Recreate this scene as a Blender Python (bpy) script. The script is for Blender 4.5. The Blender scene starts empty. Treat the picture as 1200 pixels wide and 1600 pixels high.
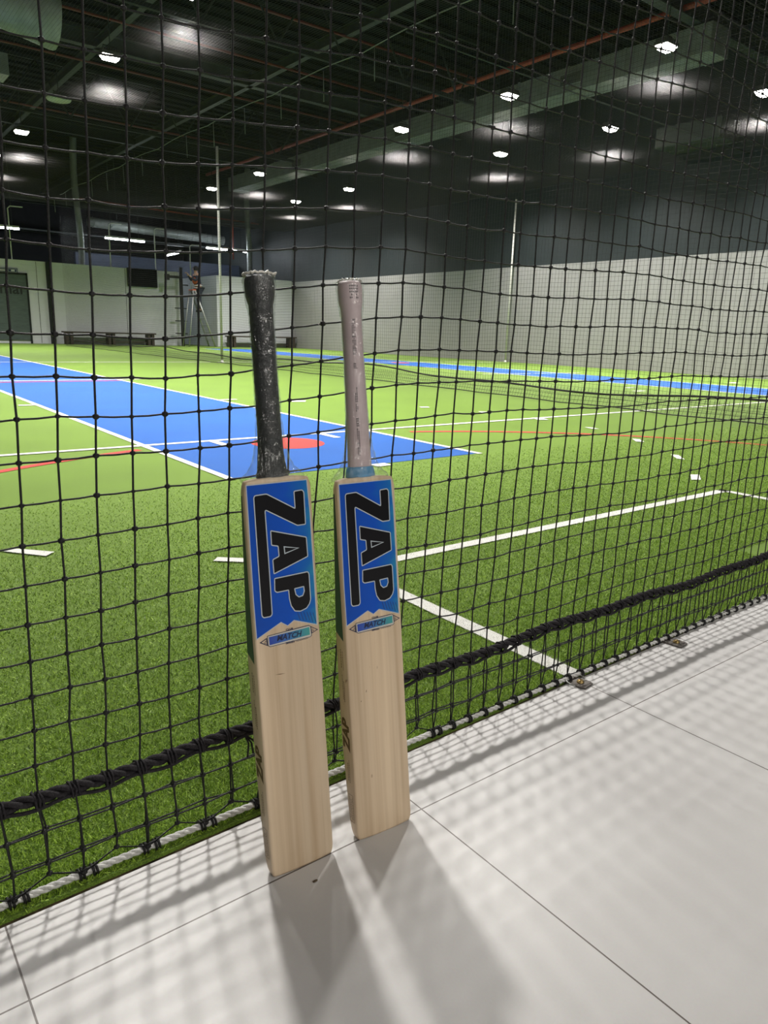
import bpy, bmesh, math, random
import numpy as np
from mathutils import Vector, Matrix

random.seed(7)
rng = np.random.default_rng(7)
scene = bpy.context.scene
COL = scene.collection

# ------------------------------------------------------------------ camera
W, HT = 1200.0, 1600.0
FPX = 1131.47
YAW, PITCH, ROLL = 0.665661, 0.242154, -0.030344
EYE = 0.765                                   # lens height above the tiles, metres
_cy, _sy, _cp, _sp = math.cos(YAW), math.sin(YAW), math.cos(PITCH), math.sin(PITCH)
_fwd = np.array([_sy * _cp, _cy * _cp, -_sp])
_r0 = np.array([_cy, -_sy, 0.0])
_d0 = np.cross(_fwd, _r0)
_right = math.cos(ROLL) * _r0 + math.sin(ROLL) * _d0
_down = -math.sin(ROLL) * _r0 + math.cos(ROLL) * _d0
RM = np.array([_right, _down, _fwd])

cam_data = bpy.data.cameras.new('camera')
cam_data.sensor_fit = 'VERTICAL'
cam_data.sensor_height = 36.0
cam_data.lens = FPX / HT * 36.0
cam_data.clip_start = 0.02
cam_data.clip_end = 200
cam = bpy.data.objects.new('camera', cam_data)
COL.objects.link(cam)
m = Matrix.Identity(4)
for i in range(3):
    m[i][0] = _right[i]; m[i][1] = -_down[i]; m[i][2] = -_fwd[i]
m[2][3] = EYE
cam.matrix_world = m
scene.camera = cam

# ------------------------------------------------------------------ world, exposure
world = bpy.data.worlds.new('world'); scene.world = world
world.use_nodes = True
bg = world.node_tree.nodes.get('Background')
bg.inputs[0].default_value = (0.05, 0.06, 0.07, 1); bg.inputs[1].default_value = 0.02
scene.view_settings.view_transform = 'Standard'
scene.view_settings.look = 'None'
scene.view_settings.gamma = 1.0
scene.view_settings.use_curve_mapping = False
scene.view_settings.exposure = 0.0
HIGH_BAY = 55.0           # radiance of the hall lamps' lenses
HIGH_BAY_WATTS = 1330.0    # light each hall lamp throws down
LOBBY_FILL = 23.0              # radiance of the fill panels added out of view over the lobby
FLUORESCENT = 110.0

# ------------------------------------------------------------------ geometry helpers
def ray(px, py):
    d = RM.T @ np.array([(px - W / 2) / FPX, (py - HT / 2) / FPX, 1.0]); return d
EYEP = np.array([0, 0, EYE])

def link(o, parent=None):
    COL.objects.link(o)
    if parent is not None: o.parent = parent
    return o

def tag(o, label=None, cat=None, group=None, kind=None):
    if label: o['label'] = label
    if cat: o['category'] = cat
    if group: o['group'] = group
    if kind: o['kind'] = kind
    return o

def empty(name, loc=(0, 0, 0), rot=(0, 0, 0)):
    o = bpy.data.objects.new(name, None); o.empty_display_size = 0.1
    link(o); o.location = loc; o.rotation_euler = rot
    return o

class MB:
    """collects verts and faces for one mesh object"""
    def __init__(s): s.v = []; s.f = []; s.smooth = []
    def add(s, vs, fs, smooth=False):
        n = len(s.v); s.v += [tuple(map(float, p)) for p in vs]
        for f in fs: s.f.append(tuple(i + n for i in f)); s.smooth.append(smooth)
        return s
    def box(s, x0, y0, z0, x1, y1, z1):
        vs = [(x0,y0,z0),(x1,y0,z0),(x1,y1,z0),(x0,y1,z0),(x0,y0,z1),(x1,y0,z1),(x1,y1,z1),(x0,y1,z1)]
        return s.add(vs, [(0,3,2,1),(4,5,6,7),(0,1,5,4),(1,2,6,5),(2,3,7,6),(3,0,4,7)])
    def tube(s, path, r, sides=8, closed=False, cap=True, flat=1.0):
        P = [Vector(p) for p in path]; n = len(P)
        rs = r if hasattr(r, '__len__') else [r] * n
        up = None; vs = []
        for i, p in enumerate(P):
            a = P[i - 1] if (i or closed) else P[i]
            b = P[(i + 1) % n] if (i < n - 1 or closed) else P[i]
            t = (b - a).normalized()
            if up is None:
                up = Vector((0, 0, 1)) if abs(t.z) < 0.9 else Vector((1, 0, 0))
            u = (up - t * up.dot(t)).normalized(); w = t.cross(u); up = u
            for k in range(sides):
                an = 2 * math.pi * k / sides
                vs.append(p + u * math.cos(an) * rs[i] * flat + w * math.sin(an) * rs[i])
        fs = []
        for i in range(n if closed else n - 1):
            for k in range(sides):
                j = (i + 1) % n; k2 = (k + 1) % sides
                fs.append((i*sides+k, i*sides+k2, j*sides+k2, j*sides+k))
        if cap and not closed:
            fs.append(tuple(range(sides - 1, -1, -1))); fs.append(tuple((n-1)*sides + k for k in range(sides)))
        return s.add(vs, fs, True)
    def cyl(s, a, b, r, sides=16): return s.tube([a, b], r, sides)
    def lathe(s, prof, cx=0, cy=0, n=24):
        vs = []; fs = []
        for r, z in prof:
            for k in range(n):
                an = 2*math.pi*k/n; vs.append((cx + r*math.cos(an), cy + r*math.sin(an), z))
        for i in range(len(prof)-1):
            for k in range(n):
                fs.append((i*n+k, i*n+(k+1)%n, (i+1)*n+(k+1)%n, (i+1)*n+k))
        return s.add(vs, fs, True)
    def build(s, name, mat, parent=None, bevel=0):
        me = bpy.data.meshes.new(name); me.from_pydata(s.v, [], s.f); me.validate(); me.update()
        if len(s.smooth) == len(me.polygons): me.polygons.foreach_set('use_smooth', s.smooth)
        if mat: me.materials.append(mat)
        o = link(bpy.data.objects.new(name, me), parent)
        if bevel:
            b = o.modifiers.new('bevel', 'BEVEL'); b.width = bevel; b.segments = 2; b.limit_method = 'ANGLE'
        return o

def np_mesh(name, verts, faces, mat, parent=None, smooth=True):
    """fast path: verts (n,3), faces (m,4) or (m,3), or a list of such face arrays"""
    fl_ = faces if isinstance(faces, list) else [faces]
    me = bpy.data.meshes.new(name)
    idx = np.concatenate([f.ravel() for f in fl_]).astype(np.int32)
    size = np.concatenate([np.full(len(f), f.shape[1]) for f in fl_]); start = np.concatenate([[0], np.cumsum(size)[:-1]]).astype(np.int32)
    me.vertices.add(len(verts)); me.vertices.foreach_set('co', verts.astype(np.float32).ravel())
    me.loops.add(len(idx)); me.loops.foreach_set('vertex_index', idx)
    me.polygons.add(len(start)); me.polygons.foreach_set('loop_start', start)
    me.update(calc_edges=True)
    if smooth: me.polygons.foreach_set('use_smooth', np.ones(len(start), dtype=bool))
    me.materials.append(mat)
    return link(bpy.data.objects.new(name, me), parent)

def np_tubes(paths, r, a, b, sides=5):
    """paths (n,m,3); cross-section axes a, b fixed; returns verts, faces"""
    paths = np.asarray(paths, float); n, mm, _ = paths.shape
    an = np.arange(sides) * 2 * np.pi / sides
    off = np.outer(np.cos(an), a) * r + np.outer(np.sin(an), b) * r
    v = (paths[:, :, None, :] + off[None, None]).reshape(-1, 3)
    i, j, k = np.meshgrid(np.arange(n), np.arange(mm - 1), np.arange(sides), indexing='ij')
    k2 = (k + 1) % sides; base = (i * mm + j) * sides; nxt = base + sides
    f = np.stack([base + k, base + k2, nxt + k2, nxt + k], -1).reshape(-1, 4)
    return v, f

def merge(parts):
    vs, fs, n = [], [], 0
    for v, f in parts: vs.append(v); fs.append(f + n); n += len(v)
    return np.concatenate(vs), np.concatenate(fs)

def text_mb(mb, s, to_world, size=1.0, shear=0.0, bold=0.0, align='CENTER', spacing=1.0):
    """flat lettering: the font outline filled, mapped by to_world(x, y)"""
    cu = bpy.data.curves.new('lettering', 'FONT'); cu.body = s; cu.size = size; cu.shear = shear
    cu.offset = bold; cu.align_x = align; cu.resolution_u = 4; cu.space_character = spacing
    ob = bpy.data.objects.new('lettering', cu); COL.objects.link(ob)
    dg = bpy.context.evaluated_depsgraph_get(); dg.update()
    me = bpy.data.meshes.new_from_object(ob.evaluated_get(dg))
    mb.add([to_world(v.co.x, v.co.y) for v in me.vertices], [tuple(p.vertices) for p in me.polygons])
    bpy.data.objects.remove(ob); bpy.data.curves.remove(cu); bpy.data.meshes.remove(me)
    return mb

# ------------------------------------------------------------------ materials
def mat(name, col, rough=0.6, metal=0.0, spec=0.5, coat=0.0, noise=0.0, nscale=20.0, bump=0.0, bscale=200.0, nstretch=None):
    mt = bpy.data.materials.new(name); mt.use_nodes = True
    nt = mt.node_tree; p = nt.nodes['Principled BSDF']
    p.inputs['Base Color'].default_value = (*col, 1); p.inputs['Roughness'].default_value = rough
    p.inputs['Metallic'].default_value = metal; p.inputs['Specular IOR Level'].default_value = spec
    if coat: p.inputs['Coat Weight'].default_value = coat; p.inputs['Coat Roughness'].default_value = 0.08
    tc = nt.nodes.new('ShaderNodeTexCoord'); src = tc.outputs['Object']
    if nstretch:
        mp = nt.nodes.new('ShaderNodeMapping'); mp.inputs['Scale'].default_value = nstretch
        nt.links.new(src, mp.inputs['Vector']); src = mp.outputs['Vector']
    if noise:
        nz = nt.nodes.new('ShaderNodeTexNoise'); nz.inputs['Scale'].default_value = nscale; nz.inputs['Detail'].default_value = 5
        nt.links.new(src, nz.inputs['Vector'])
        rp = nt.nodes.new('ShaderNodeValToRGB')
        rp.color_ramp.elements[0].position = 0.3; rp.color_ramp.elements[1].position = 0.7
        rp.color_ramp.elements[0].color = (*[c * (1 - noise) for c in col], 1)
        rp.color_ramp.elements[1].color = (*[min(1, c * (1 + noise)) for c in col], 1)
        nt.links.new(nz.outputs['Fac'], rp.inputs['Fac']); nt.links.new(rp.outputs['Color'], p.inputs['Base Color'])
    if bump:
        nb = nt.nodes.new('ShaderNodeTexNoise'); nb.inputs['Scale'].default_value = bscale; nb.inputs['Detail'].default_value = 3
        nt.links.new(src, nb.inputs['Vector'])
        bp = nt.nodes.new('ShaderNodeBump'); bp.inputs['Strength'].default_value = bump; bp.inputs['Distance'].default_value = 0.002
        nt.links.new(nb.outputs['Fac'], bp.inputs['Height']); nt.links.new(bp.outputs['Normal'], p.inputs['Normal'])
    return mt

def emit(name, col, strength):
    mt = bpy.data.materials.new(name); mt.use_nodes = True; nt = mt.node_tree
    nt.nodes.clear(); e = nt.nodes.new('ShaderNodeEmission'); o = nt.nodes.new('ShaderNodeOutputMaterial')
    e.inputs[0].default_value = (*col, 1); e.inputs[1].default_value = strength
    nt.links.new(e.outputs[0], o.inputs[0]); return mt

def tile_material():
    mt = bpy.data.materials.new('floor_tiles'); mt.use_nodes = True; nt = mt.node_tree; N = nt.nodes.new; L = nt.links.new
    p = nt.nodes['Principled BSDF']
    tc = N('ShaderNodeTexCoord'); sp = N('ShaderNodeSeparateXYZ'); L(tc.outputs['Object'], sp.inputs[0])
    def grout(axis, off):
        a = N('ShaderNodeMath'); a.operation = 'ADD'; a.inputs[1].default_value = -off + 60.0 + 0.3; L(sp.outputs[axis], a.inputs[0])
        b = N('ShaderNodeMath'); b.operation = 'MODULO'; b.inputs[1].default_value = 0.6; L(a.outputs[0], b.inputs[0])
        c = N('ShaderNodeMath'); c.operation = 'SUBTRACT'; c.inputs[1].default_value = 0.3; L(b.outputs[0], c.inputs[0])
        d = N('ShaderNodeMath'); d.operation = 'ABSOLUTE'; L(c.outputs[0], d.inputs[0])
        e = N('ShaderNodeMath'); e.operation = 'LESS_THAN'; e.inputs[1].default_value = 0.0012; L(d.outputs[0], e.inputs[0])
        return e.outputs[0]
    gx = grout('X', 0.1086); gy = grout('Y', 0.7775)
    mx = N('ShaderNodeMath'); mx.operation = 'MAXIMUM'; L(gx, mx.inputs[0]); L(gy, mx.inputs[1])
    nz = N('ShaderNodeTexNoise'); nz.inputs['Scale'].default_value = 2.6; nz.inputs['Detail'].default_value = 6; nz.inputs['Roughness'].default_value = 0.6
    L(tc.outputs['Object'], nz.inputs['Vector'])
    rp = N('ShaderNodeValToRGB'); rp.color_ramp.elements[0].position = 0.3; rp.color_ramp.elements[1].position = 0.72
    rp.color_ramp.elements[0].color = (0.595, 0.585, 0.58, 1); rp.color_ramp.elements[1].color = (0.685, 0.68, 0.675, 1)
    L(nz.outputs['Fac'], rp.inputs['Fac'])
    vz = N('ShaderNodeTexNoise'); vz.inputs['Scale'].default_value = 260; vz.inputs['Detail'].default_value = 2; L(tc.outputs['Object'], vz.inputs['Vector'])
    mm = N('ShaderNodeMix'); mm.data_type = 'RGBA'; mm.inputs[0].default_value = 1.0; mm.blend_type = 'OVERLAY'
    mm.inputs[0].default_value = 0.06; L(rp.outputs['Color'], mm.inputs[6]); L(vz.outputs['Color'], mm.inputs[7])
    mix = N('ShaderNodeMix'); mix.data_type = 'RGBA'; L(mx.outputs[0], mix.inputs[0]); L(mm.outputs[2], mix.inputs[6])
    mix.inputs[7].default_value = (0.13, 0.11, 0.10, 1); L(mix.outputs[2], p.inputs['Base Color'])
    rr = N('ShaderNodeMapRange'); rr.inputs[3].default_value = 0.30; rr.inputs[4].default_value = 0.46; L(vz.outputs['Fac'], rr.inputs[0]); L(rr.outputs[0], p.inputs['Roughness'])
    bp = N('ShaderNodeBump'); bp.inputs['Strength'].default_value = 0.05; bp.inputs['Distance'].default_value = 0.001; L(vz.outputs['Fac'], bp.inputs['Height']); L(bp.outputs['Normal'], p.inputs['Normal'])
    return mt

def turf_material(name, dark, lite, sc=420.0):
    mt = bpy.data.materials.new(name); mt.use_nodes = True; nt = mt.node_tree; N = nt.nodes.new; L = nt.links.new
    p = nt.nodes['Principled BSDF']; p.inputs['Roughness'].default_value = 0.75; p.inputs['Specular IOR Level'].default_value = 0.25
    p.inputs['Sheen Weight'].default_value = 0.12; p.inputs['Sheen Roughness'].default_value = 0.5
    tc = N('ShaderNodeTexCoord')
    a = N('ShaderNodeTexNoise'); a.inputs['Scale'].default_value = sc; a.inputs['Detail'].default_value = 3; L(tc.outputs['Object'], a.inputs['Vector'])
    b = N('ShaderNodeTexNoise'); b.inputs['Scale'].default_value = 1.3; b.inputs['Detail'].default_value = 4; L(tc.outputs['Object'], b.inputs['Vector'])
    rp = N('ShaderNodeValToRGB'); rp.color_ramp.elements[0].position = 0.34; rp.color_ramp.elements[1].position = 0.68
    rp.color_ramp.elements[0].color = (*dark, 1); rp.color_ramp.elements[1].color = (*lite, 1); L(a.outputs['Fac'], rp.inputs['Fac'])
    mr = N('ShaderNodeMapRange'); mr.inputs[1].default_value = 0.3; mr.inputs[2].default_value = 0.7; mr.inputs[3].default_value = 0.92; mr.inputs[4].default_value = 1.08; L(b.outputs['Fac'], mr.inputs[0])
    mu = N('ShaderNodeMix'); mu.data_type = 'RGBA'; mu.blend_type = 'MULTIPLY'; mu.inputs[0].default_value = 1
    L(rp.outputs['Color'], mu.inputs[6]); cc = N('ShaderNodeCombineColor')
    for k in range(3): L(mr.outputs[0], cc.inputs[k])
    L(cc.outputs[0], mu.inputs[7]); L(mu.outputs[2], p.inputs['Base Color'])
    bp = N('ShaderNodeBump'); bp.inputs['Strength'].default_value = 0.7; bp.inputs['Distance'].default_value = 0.004; L(a.outputs['Fac'], bp.inputs['Height']); L(bp.outputs['Normal'], p.inputs['Normal'])
    return mt

def two_tone_wall(name, low, high, zsplit, block=True):
    mt = bpy.data.materials.new(name); mt.use_nodes = True; nt = mt.node_tree; N = nt.nodes.new; L = nt.links.new
    p = nt.nodes['Principled BSDF']; p.inputs['Roughness'].default_value = 0.6
    tc = N('ShaderNodeTexCoord'); sp = N('ShaderNodeSeparateXYZ'); L(tc.outputs['Object'], sp.inputs[0])
    g = N('ShaderNodeMath'); g.operation = 'GREATER_THAN'; g.inputs[1].default_value = zsplit; L(sp.outputs['Z'], g.inputs[0])
    mx = N('ShaderNodeMix'); mx.data_type = 'RGBA'; mx.inputs[6].default_value = (*low, 1); mx.inputs[7].default_value = (*high, 1); L(g.outputs[0], mx.inputs[0])
    nz = N('ShaderNodeTexNoise'); nz.inputs['Scale'].default_value = 1.5; nz.inputs['Detail'].default_value = 5; L(tc.outputs['Object'], nz.inputs['Vector'])
    mr = N('ShaderNodeMapRange'); mr.inputs[3].default_value = 0.9; mr.inputs[4].default_value = 1.1; L(nz.outputs['Fac'], mr.inputs[0])
    cc = N('ShaderNodeCombineColor')
    for k in range(3): L(mr.outputs[0], cc.inputs[k])
    mu = N('ShaderNodeMix'); mu.data_type = 'RGBA'; mu.blend_type = 'MULTIPLY'; mu.inputs[0].default_value = 1; L(mx.outputs[2], mu.inputs[6]); L(cc.outputs[0], mu.inputs[7])
    L(mu.outputs[2], p.inputs['Base Color'])
    if block:   # courses of painted blockwork, as shallow joints
        md = N('ShaderNodeMath'); md.operation = 'MODULO'; md.inputs[1].default_value = 0.2; L(sp.outputs['Z'], md.inputs[0])
        lt = N('ShaderNodeMath'); lt.operation = 'GREATER_THAN'; lt.inputs[1].default_value = 0.012; L(md.outputs[0], lt.inputs[0])
        bp = N('ShaderNodeBump'); bp.inputs['Strength'].default_value = 0.6; bp.inputs['Distance'].default_value = 0.006; L(lt.outputs[0], bp.inputs['Height']); L(bp.outputs['Normal'], p.inputs['Normal'])
    return mt

def wood_material():
    mt = bpy.data.materials.new('willow'); mt.use_nodes = True; nt = mt.node_tree; N = nt.nodes.new; L = nt.links.new
    p = nt.nodes['Principled BSDF']; p.inputs['Roughness'].default_value = 0.45; p.inputs['Coat Weight'].default_value = 0.15; p.inputs['Coat Roughness'].default_value = 0.15
    tc = N('ShaderNodeTexCoord')
    oi = N('ShaderNodeObjectInfo')
    ad = N('ShaderNodeVectorMath'); ad.operation = 'ADD'; L(tc.outputs['Object'], ad.inputs[0]); L(oi.outputs['Location'], ad.inputs[1])
    mp = N('ShaderNodeMapping'); mp.inputs['Scale'].default_value = (90, 60, 1.6); L(ad.outputs[0], mp.inputs['Vector'])
    a = N('ShaderNodeTexNoise'); a.inputs['Scale'].default_value = 1.0; a.inputs['Detail'].default_value = 5; a.inputs['Distortion'].default_value = 0.25; L(mp.outputs[0], a.inputs['Vector'])
    rp = N('ShaderNodeValToRGB'); e = rp.color_ramp.elements
    e[0].position = 0.28; e[0].color = (0.58, 0.425, 0.27, 1); e[1].position = 0.62; e[1].color = (0.73, 0.575, 0.40, 1)
    L(a.outputs['Fac'], rp.inputs['Fac'])
    mp2 = N('ShaderNodeMapping'); mp2.inputs['Scale'].default_value = (14, 10, 0.9); L(ad.outputs[0], mp2.inputs['Vector'])
    b = N('ShaderNodeTexNoise'); b.inputs['Scale'].default_value = 1.6; b.inputs['Detail'].default_value = 3; L(mp2.outputs[0], b.inputs['Vector'])
    mr = N('ShaderNodeMapRange'); mr.inputs[1].default_value = 0.3; mr.inputs[2].default_value = 0.7; mr.inputs[3].default_value = 0.86; mr.inputs[4].default_value = 1.1; L(b.outputs['Fac'], mr.inputs[0])
    cc = N('ShaderNodeCombineColor')
    for k in range(3): L(mr.outputs[0], cc.inputs[k])
    mu = N('ShaderNodeMix'); mu.data_type = 'RGBA'; mu.blend_type = 'MULTIPLY'; mu.inputs[0].default_value = 1; L(rp.outputs['Color'], mu.inputs[6]); L(cc.outputs[0], mu.inputs[7])
    # small brown pin knots
    mp3 = N('ShaderNodeMapping'); mp3.inputs['Scale'].default_value = (24, 24, 11); L(ad.outputs[0], mp3.inputs['Vector'])
    vo = N('ShaderNodeTexVoronoi'); vo.inputs['Scale'].default_value = 1.0; L(mp3.outputs[0], vo.inputs['Vector'])
    lt = N('ShaderNodeMapRange'); lt.inputs[1].default_value = 0.02; lt.inputs[2].default_value = 0.05; lt.inputs[3].default_value = 0.75; lt.inputs[4].default_value = 0.0; L(vo.outputs['Distance'], lt.inputs[0])
    mx = N('ShaderNodeMix'); mx.data_type = 'RGBA'; L(lt.outputs[0], mx.inputs[0]); L(mu.outputs[2], mx.inputs[6]); mx.inputs[7].default_value = (0.28, 0.16, 0.08, 1)
    L(mx.outputs[2], p.inputs['Base Color'])
    return mt

def gradient_material(name, stops, axis='Z', lo=0.0, hi=1.0, rough=0.35, coat=0.0, streak=0.0):
    mt = bpy.data.materials.new(name); mt.use_nodes = True; nt = mt.node_tree; N = nt.nodes.new; L = nt.links.new
    p = nt.nodes['Principled BSDF']; p.inputs['Roughness'].default_value = rough; p.inputs['Specular IOR Level'].default_value = 0.3; p.inputs['Coat Weight'].default_value = coat; p.inputs['Coat Roughness'].default_value = 0.06
    tc = N('ShaderNodeTexCoord'); sp = N('ShaderNodeSeparateXYZ'); L(tc.outputs['Object'], sp.inputs[0])
    mr = N('ShaderNodeMapRange'); mr.inputs[1].default_value = lo; mr.inputs[2].default_value = hi; L(sp.outputs[axis], mr.inputs[0])
    fac = mr.outputs[0]
    if streak:
        mp = N('ShaderNodeMapping'); mp.inputs['Rotation'].default_value = (0, 0.6, 0); mp.inputs['Scale'].default_value = (25, 5, 90); L(tc.outputs['Object'], mp.inputs['Vector'])
        nz = N('ShaderNodeTexNoise'); nz.inputs['Scale'].default_value = 0.5; nz.inputs['Detail'].default_value = 2; L(mp.outputs[0], nz.inputs['Vector'])
        s = N('ShaderNodeMath'); s.operation = 'MULTIPLY_ADD'; s.inputs[1].default_value = streak; L(nz.outputs['Fac'], s.inputs[0]); L(fac, s.inputs[2])
        s2 = N('ShaderNodeMath'); s2.operation = 'SUBTRACT'; s2.inputs[1].default_value = streak * 0.5; L(s.outputs[0], s2.inputs[0]); fac = s2.outputs[0]
    rp = N('ShaderNodeValToRGB'); el = rp.color_ramp.elements
    while len(el) < len(stops): el.new(0.5)
    for e, (pos, c) in zip(el, stops): e.position = pos; e.color = (*c, 1)
    L(fac, rp.inputs['Fac']); L(rp.outputs['Color'], p.inputs['Base Color'])
    return mt

def film_material():
    mt = bpy.data.materials.new('clear_film'); mt.use_nodes = True; nt = mt.node_tree; N = nt.nodes.new; L = nt.links.new
    nt.nodes.clear(); out = N('ShaderNodeOutputMaterial'); mixs = N('ShaderNodeMixShader')
    tr = N('ShaderNodeBsdfTransparent'); tr.inputs[0].default_value = (0.97, 0.98, 0.98, 1)
    gl = N('ShaderNodeBsdfGlossy'); gl.inputs['Color'].default_value = (0.95, 0.97, 0.97, 1); gl.inputs['Roughness'].default_value = 0.10
    tc = N('ShaderNodeTexCoord'); mp = N('ShaderNodeMapping'); mp.inputs['Scale'].default_value = (1, 1, 0.3); L(tc.outputs['Object'], mp.inputs['Vector'])
    nz = N('ShaderNodeTexNoise'); nz.inputs['Scale'].default_value = 150; nz.inputs['Detail'].default_value = 4; L(mp.outputs[0], nz.inputs['Vector'])
    bp = N('ShaderNodeBump'); bp.inputs['Strength'].default_value = 1.0; bp.inputs['Distance'].default_value = 0.004; L(nz.outputs['Fac'], bp.inputs['Height']); L(bp.outputs['Normal'], gl.inputs['Normal'])
    df = N('ShaderNodeBsdfDiffuse'); df.inputs[0].default_value = (0.7, 0.73, 0.73, 1)
    m2 = N('ShaderNodeMixShader'); m2.inputs[0].default_value = 0.25; L(gl.outputs[0], m2.inputs[1]); L(df.outputs[0], m2.inputs[2])
    lw = N('ShaderNodeLayerWeight'); lw.inputs[0].default_value = 0.35
    mm = N('ShaderNodeMapRange'); mm.inputs[3].default_value = 0.06; mm.inputs[4].default_value = 0.42; L(lw.outputs['Facing'], mm.inputs[0])
    L(mm.outputs[0], mixs.inputs[0]); L(tr.outputs[0], mixs.inputs[1]); L(m2.outputs[0], mixs.inputs[2]); L(mixs.outputs[0], out.inputs[0])
    return mt

M = {}
M['tile'] = tile_material()
M['turf'] = turf_material('green_turf', (0.074, 0.146, 0.011), (0.21, 0.345, 0.033))
M['blue'] = turf_material('blue_turf', (0.005, 0.072, 0.32), (0.014, 0.135, 0.50))
M['red'] = turf_material('red_turf', (0.48, 0.03, 0.03), (0.72, 0.07, 0.06))
M['white_turf'] = turf_material('white_turf', (0.72, 0.72, 0.68), (0.88, 0.88, 0.84))
M['edge_dirt'] = mat('turf_backing', (0.10, 0.070, 0.040), 0.9, noise=0.8, nscale=45)
M['wall_right'] = two_tone_wall('right_wall_paint', (0.29, 0.285, 0.282), (0.014, 0.021, 0.0235), 2.82)
M['wall_back'] = two_tone_wall('back_wall_paint', (0.58, 0.595, 0.63), (0.58, 0.595, 0.63), 9.0)
M['wall_blue'] = mat('dark_blue_paint', (0.03, 0.042, 0.075), 0.6, noise=0.1, nscale=2)
M['wall_dark'] = mat('dark_wall_paint', (0.012, 0.013, 0.015), 0.8, noise=0.2, nscale=3)
M['wall_white'] = mat('lobby_paint', (0.12, 0.12, 0.12), 0.7, noise=0.05, nscale=3)
M['deck'] = mat('black_roof_deck', (0.008, 0.009, 0.010), 0.8, spec=0.1, noise=0.3, nscale=2)
M['steel_dark'] = mat('dark_steel', (0.022, 0.025, 0.026), 0.6, spec=0.2, noise=0.2, nscale=6)
M['steel_grey'] = mat('grey_steel', (0.048, 0.053, 0.053), 0.55, spec=0.3, noise=0.2, nscale=6)
M['galv'] = mat('galvanised_duct', (0.235, 0.255, 0.245), 0.5, metal=0.3, noise=0.15, nscale=5)
M['red_pipe'] = mat('red_pipe_paint', (0.30, 0.040, 0.024), 0.5, noise=0.15, nscale=8)
M['white_paint'] = mat('white_paint', (0.58, 0.58, 0.54), 0.45, noise=0.05, nscale=10)
M['black_twine'] = mat('black_twine', (0.008, 0.008, 0.009), 0.42, spec=0.42, bump=0.8, bscale=600)
M['far_twine'] = mat('roof_twine', (0.055, 0.052, 0.052), 0.6, spec=0.2)
M['black_rope'] = mat('black_rope', (0.020, 0.018, 0.021), 0.7, spec=0.25, noise=0.5, nscale=300, bump=0.8, bscale=500)
M['red_branch'] = mat('red_branch_pipe_paint', (0.12, 0.020, 0.014), 0.5)
M['cord_grey'] = mat('grey_cord', (0.16, 0.17, 0.16), 0.7)
M['dim_unit'] = mat('dark_painted_unit', (0.05, 0.06, 0.055), 0.6)
M['white_rope'] = mat('white_rope', (0.60, 0.60, 0.58), 0.7, noise=0.2, nscale=200, bump=0.5, bscale=500)
M['grip_black'] = mat('black_rubber_grip', (0.020, 0.023, 0.023), 0.5, noise=0.3, nscale=120, bump=0.5, bscale=400)
M['grip_mauve'] = mat('mauve_rubber_grip', (0.62, 0.50, 0.51), 0.5, coat=0.25, noise=0.04, nscale=60, bump=0.15, bscale=500)
M['collar_blue'] = mat('blue_handle_binding', (0.09, 0.30, 0.52), 0.4, coat=0.3, noise=0.15, nscale=80)
M['willow'] = wood_material()
M['film'] = film_material()
M['sticker_blue'] = gradient_material('sticker_blue', [(0.0, (0.0, 0.070, 0.46)), (0.60, (0.0, 0.085, 0.56)), (0.88, (0.005, 0.14, 0.50)), (1.0, (0.02, 0.24, 0.46))], 'X', -0.05, 0.05, streak=0.45)
M['sticker_black'] = mat('sticker_black', (0.003, 0.003, 0.005), 0.3, spec=0.3)
M['sticker_line'] = mat('sticker_silver_line', (0.50, 0.57, 0.62), 0.35)
M['sticker_navy'] = mat('sticker_navy', (0.012, 0.02, 0.07), 0.35)
M['sticker_pale'] = mat('sticker_pale', (0.60, 0.58, 0.52), 0.35)
M['stripe_blue'] = mat('sticker_stripe', (0.0, 0.04, 0.22), 0.35, coat=0.4)
M['badge'] = gradient_material('badge_gradient', [(0.0, (0.035, 0.065, 0.42)), (0.45, (0.05, 0.15, 0.45)), (1.0, (0.07, 0.38, 0.34))], 'X', -0.035, 0.035)
M['edge_teal'] = gradient_material('edge_teal', [(0.0, (0.05, 0.10, 0.075)), (0.5, (0.035, 0.075, 0.065)), (1.0, (0.03, 0.055, 0.05))], 'Z', 0.3, 0.56)
M['edge_ink'] = mat('brown_edge_ink', (0.13, 0.075, 0.03), 0.5)
M['print_grey'] = mat('grey_grip_print', (0.10, 0.085, 0.09), 0.5)
M['brass'] = mat('brass_bolt', (0.72, 0.52, 0.22), 0.3, metal=0.9)
M['plate'] = mat('weathered_plate', (0.12, 0.11, 0.10), 0.5, metal=0.6, noise=0.4, nscale=90)
M['lamp_body'] = mat('lamp_housing', (0.10, 0.10, 0.10), 0.5, metal=0.5)
M['lamp_glow'] = emit('lamp_lens', (1.0, 0.93, 0.82), HIGH_BAY)
M['fill_glow'] = emit('fill_panel_glow', (1.0, 0.95, 0.88), LOBBY_FILL)
M['tube_glow'] = emit('fluorescent_tube', (0.86, 0.93, 1.0), FLUORESCENT)
M['screen'] = mat('black_screen', (0.004, 0.004, 0.005), 0.5, spec=0.1)
M['bench'] = mat('dark_bench_timber', (0.045, 0.032, 0.025), 0.6, noise=0.3, nscale=12, nstretch=(1, 8, 8))
M['curtain'] = mat('dark_green_door', (0.07, 0.095, 0.09), 0.6, noise=0.25, nscale=4, nstretch=(1, 1, 12))
M['sign_navy'] = mat('sign_navy', (0.02, 0.035, 0.10), 0.5)
M['sign_dark'] = mat('sign_dark_letters', (0.010, 0.014, 0.014), 0.5)
M['alu'] = mat('aluminium', (0.42, 0.43, 0.41), 0.4, metal=0.5)
M['skin'] = mat('skin', (0.42, 0.25, 0.17), 0.5)
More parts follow.
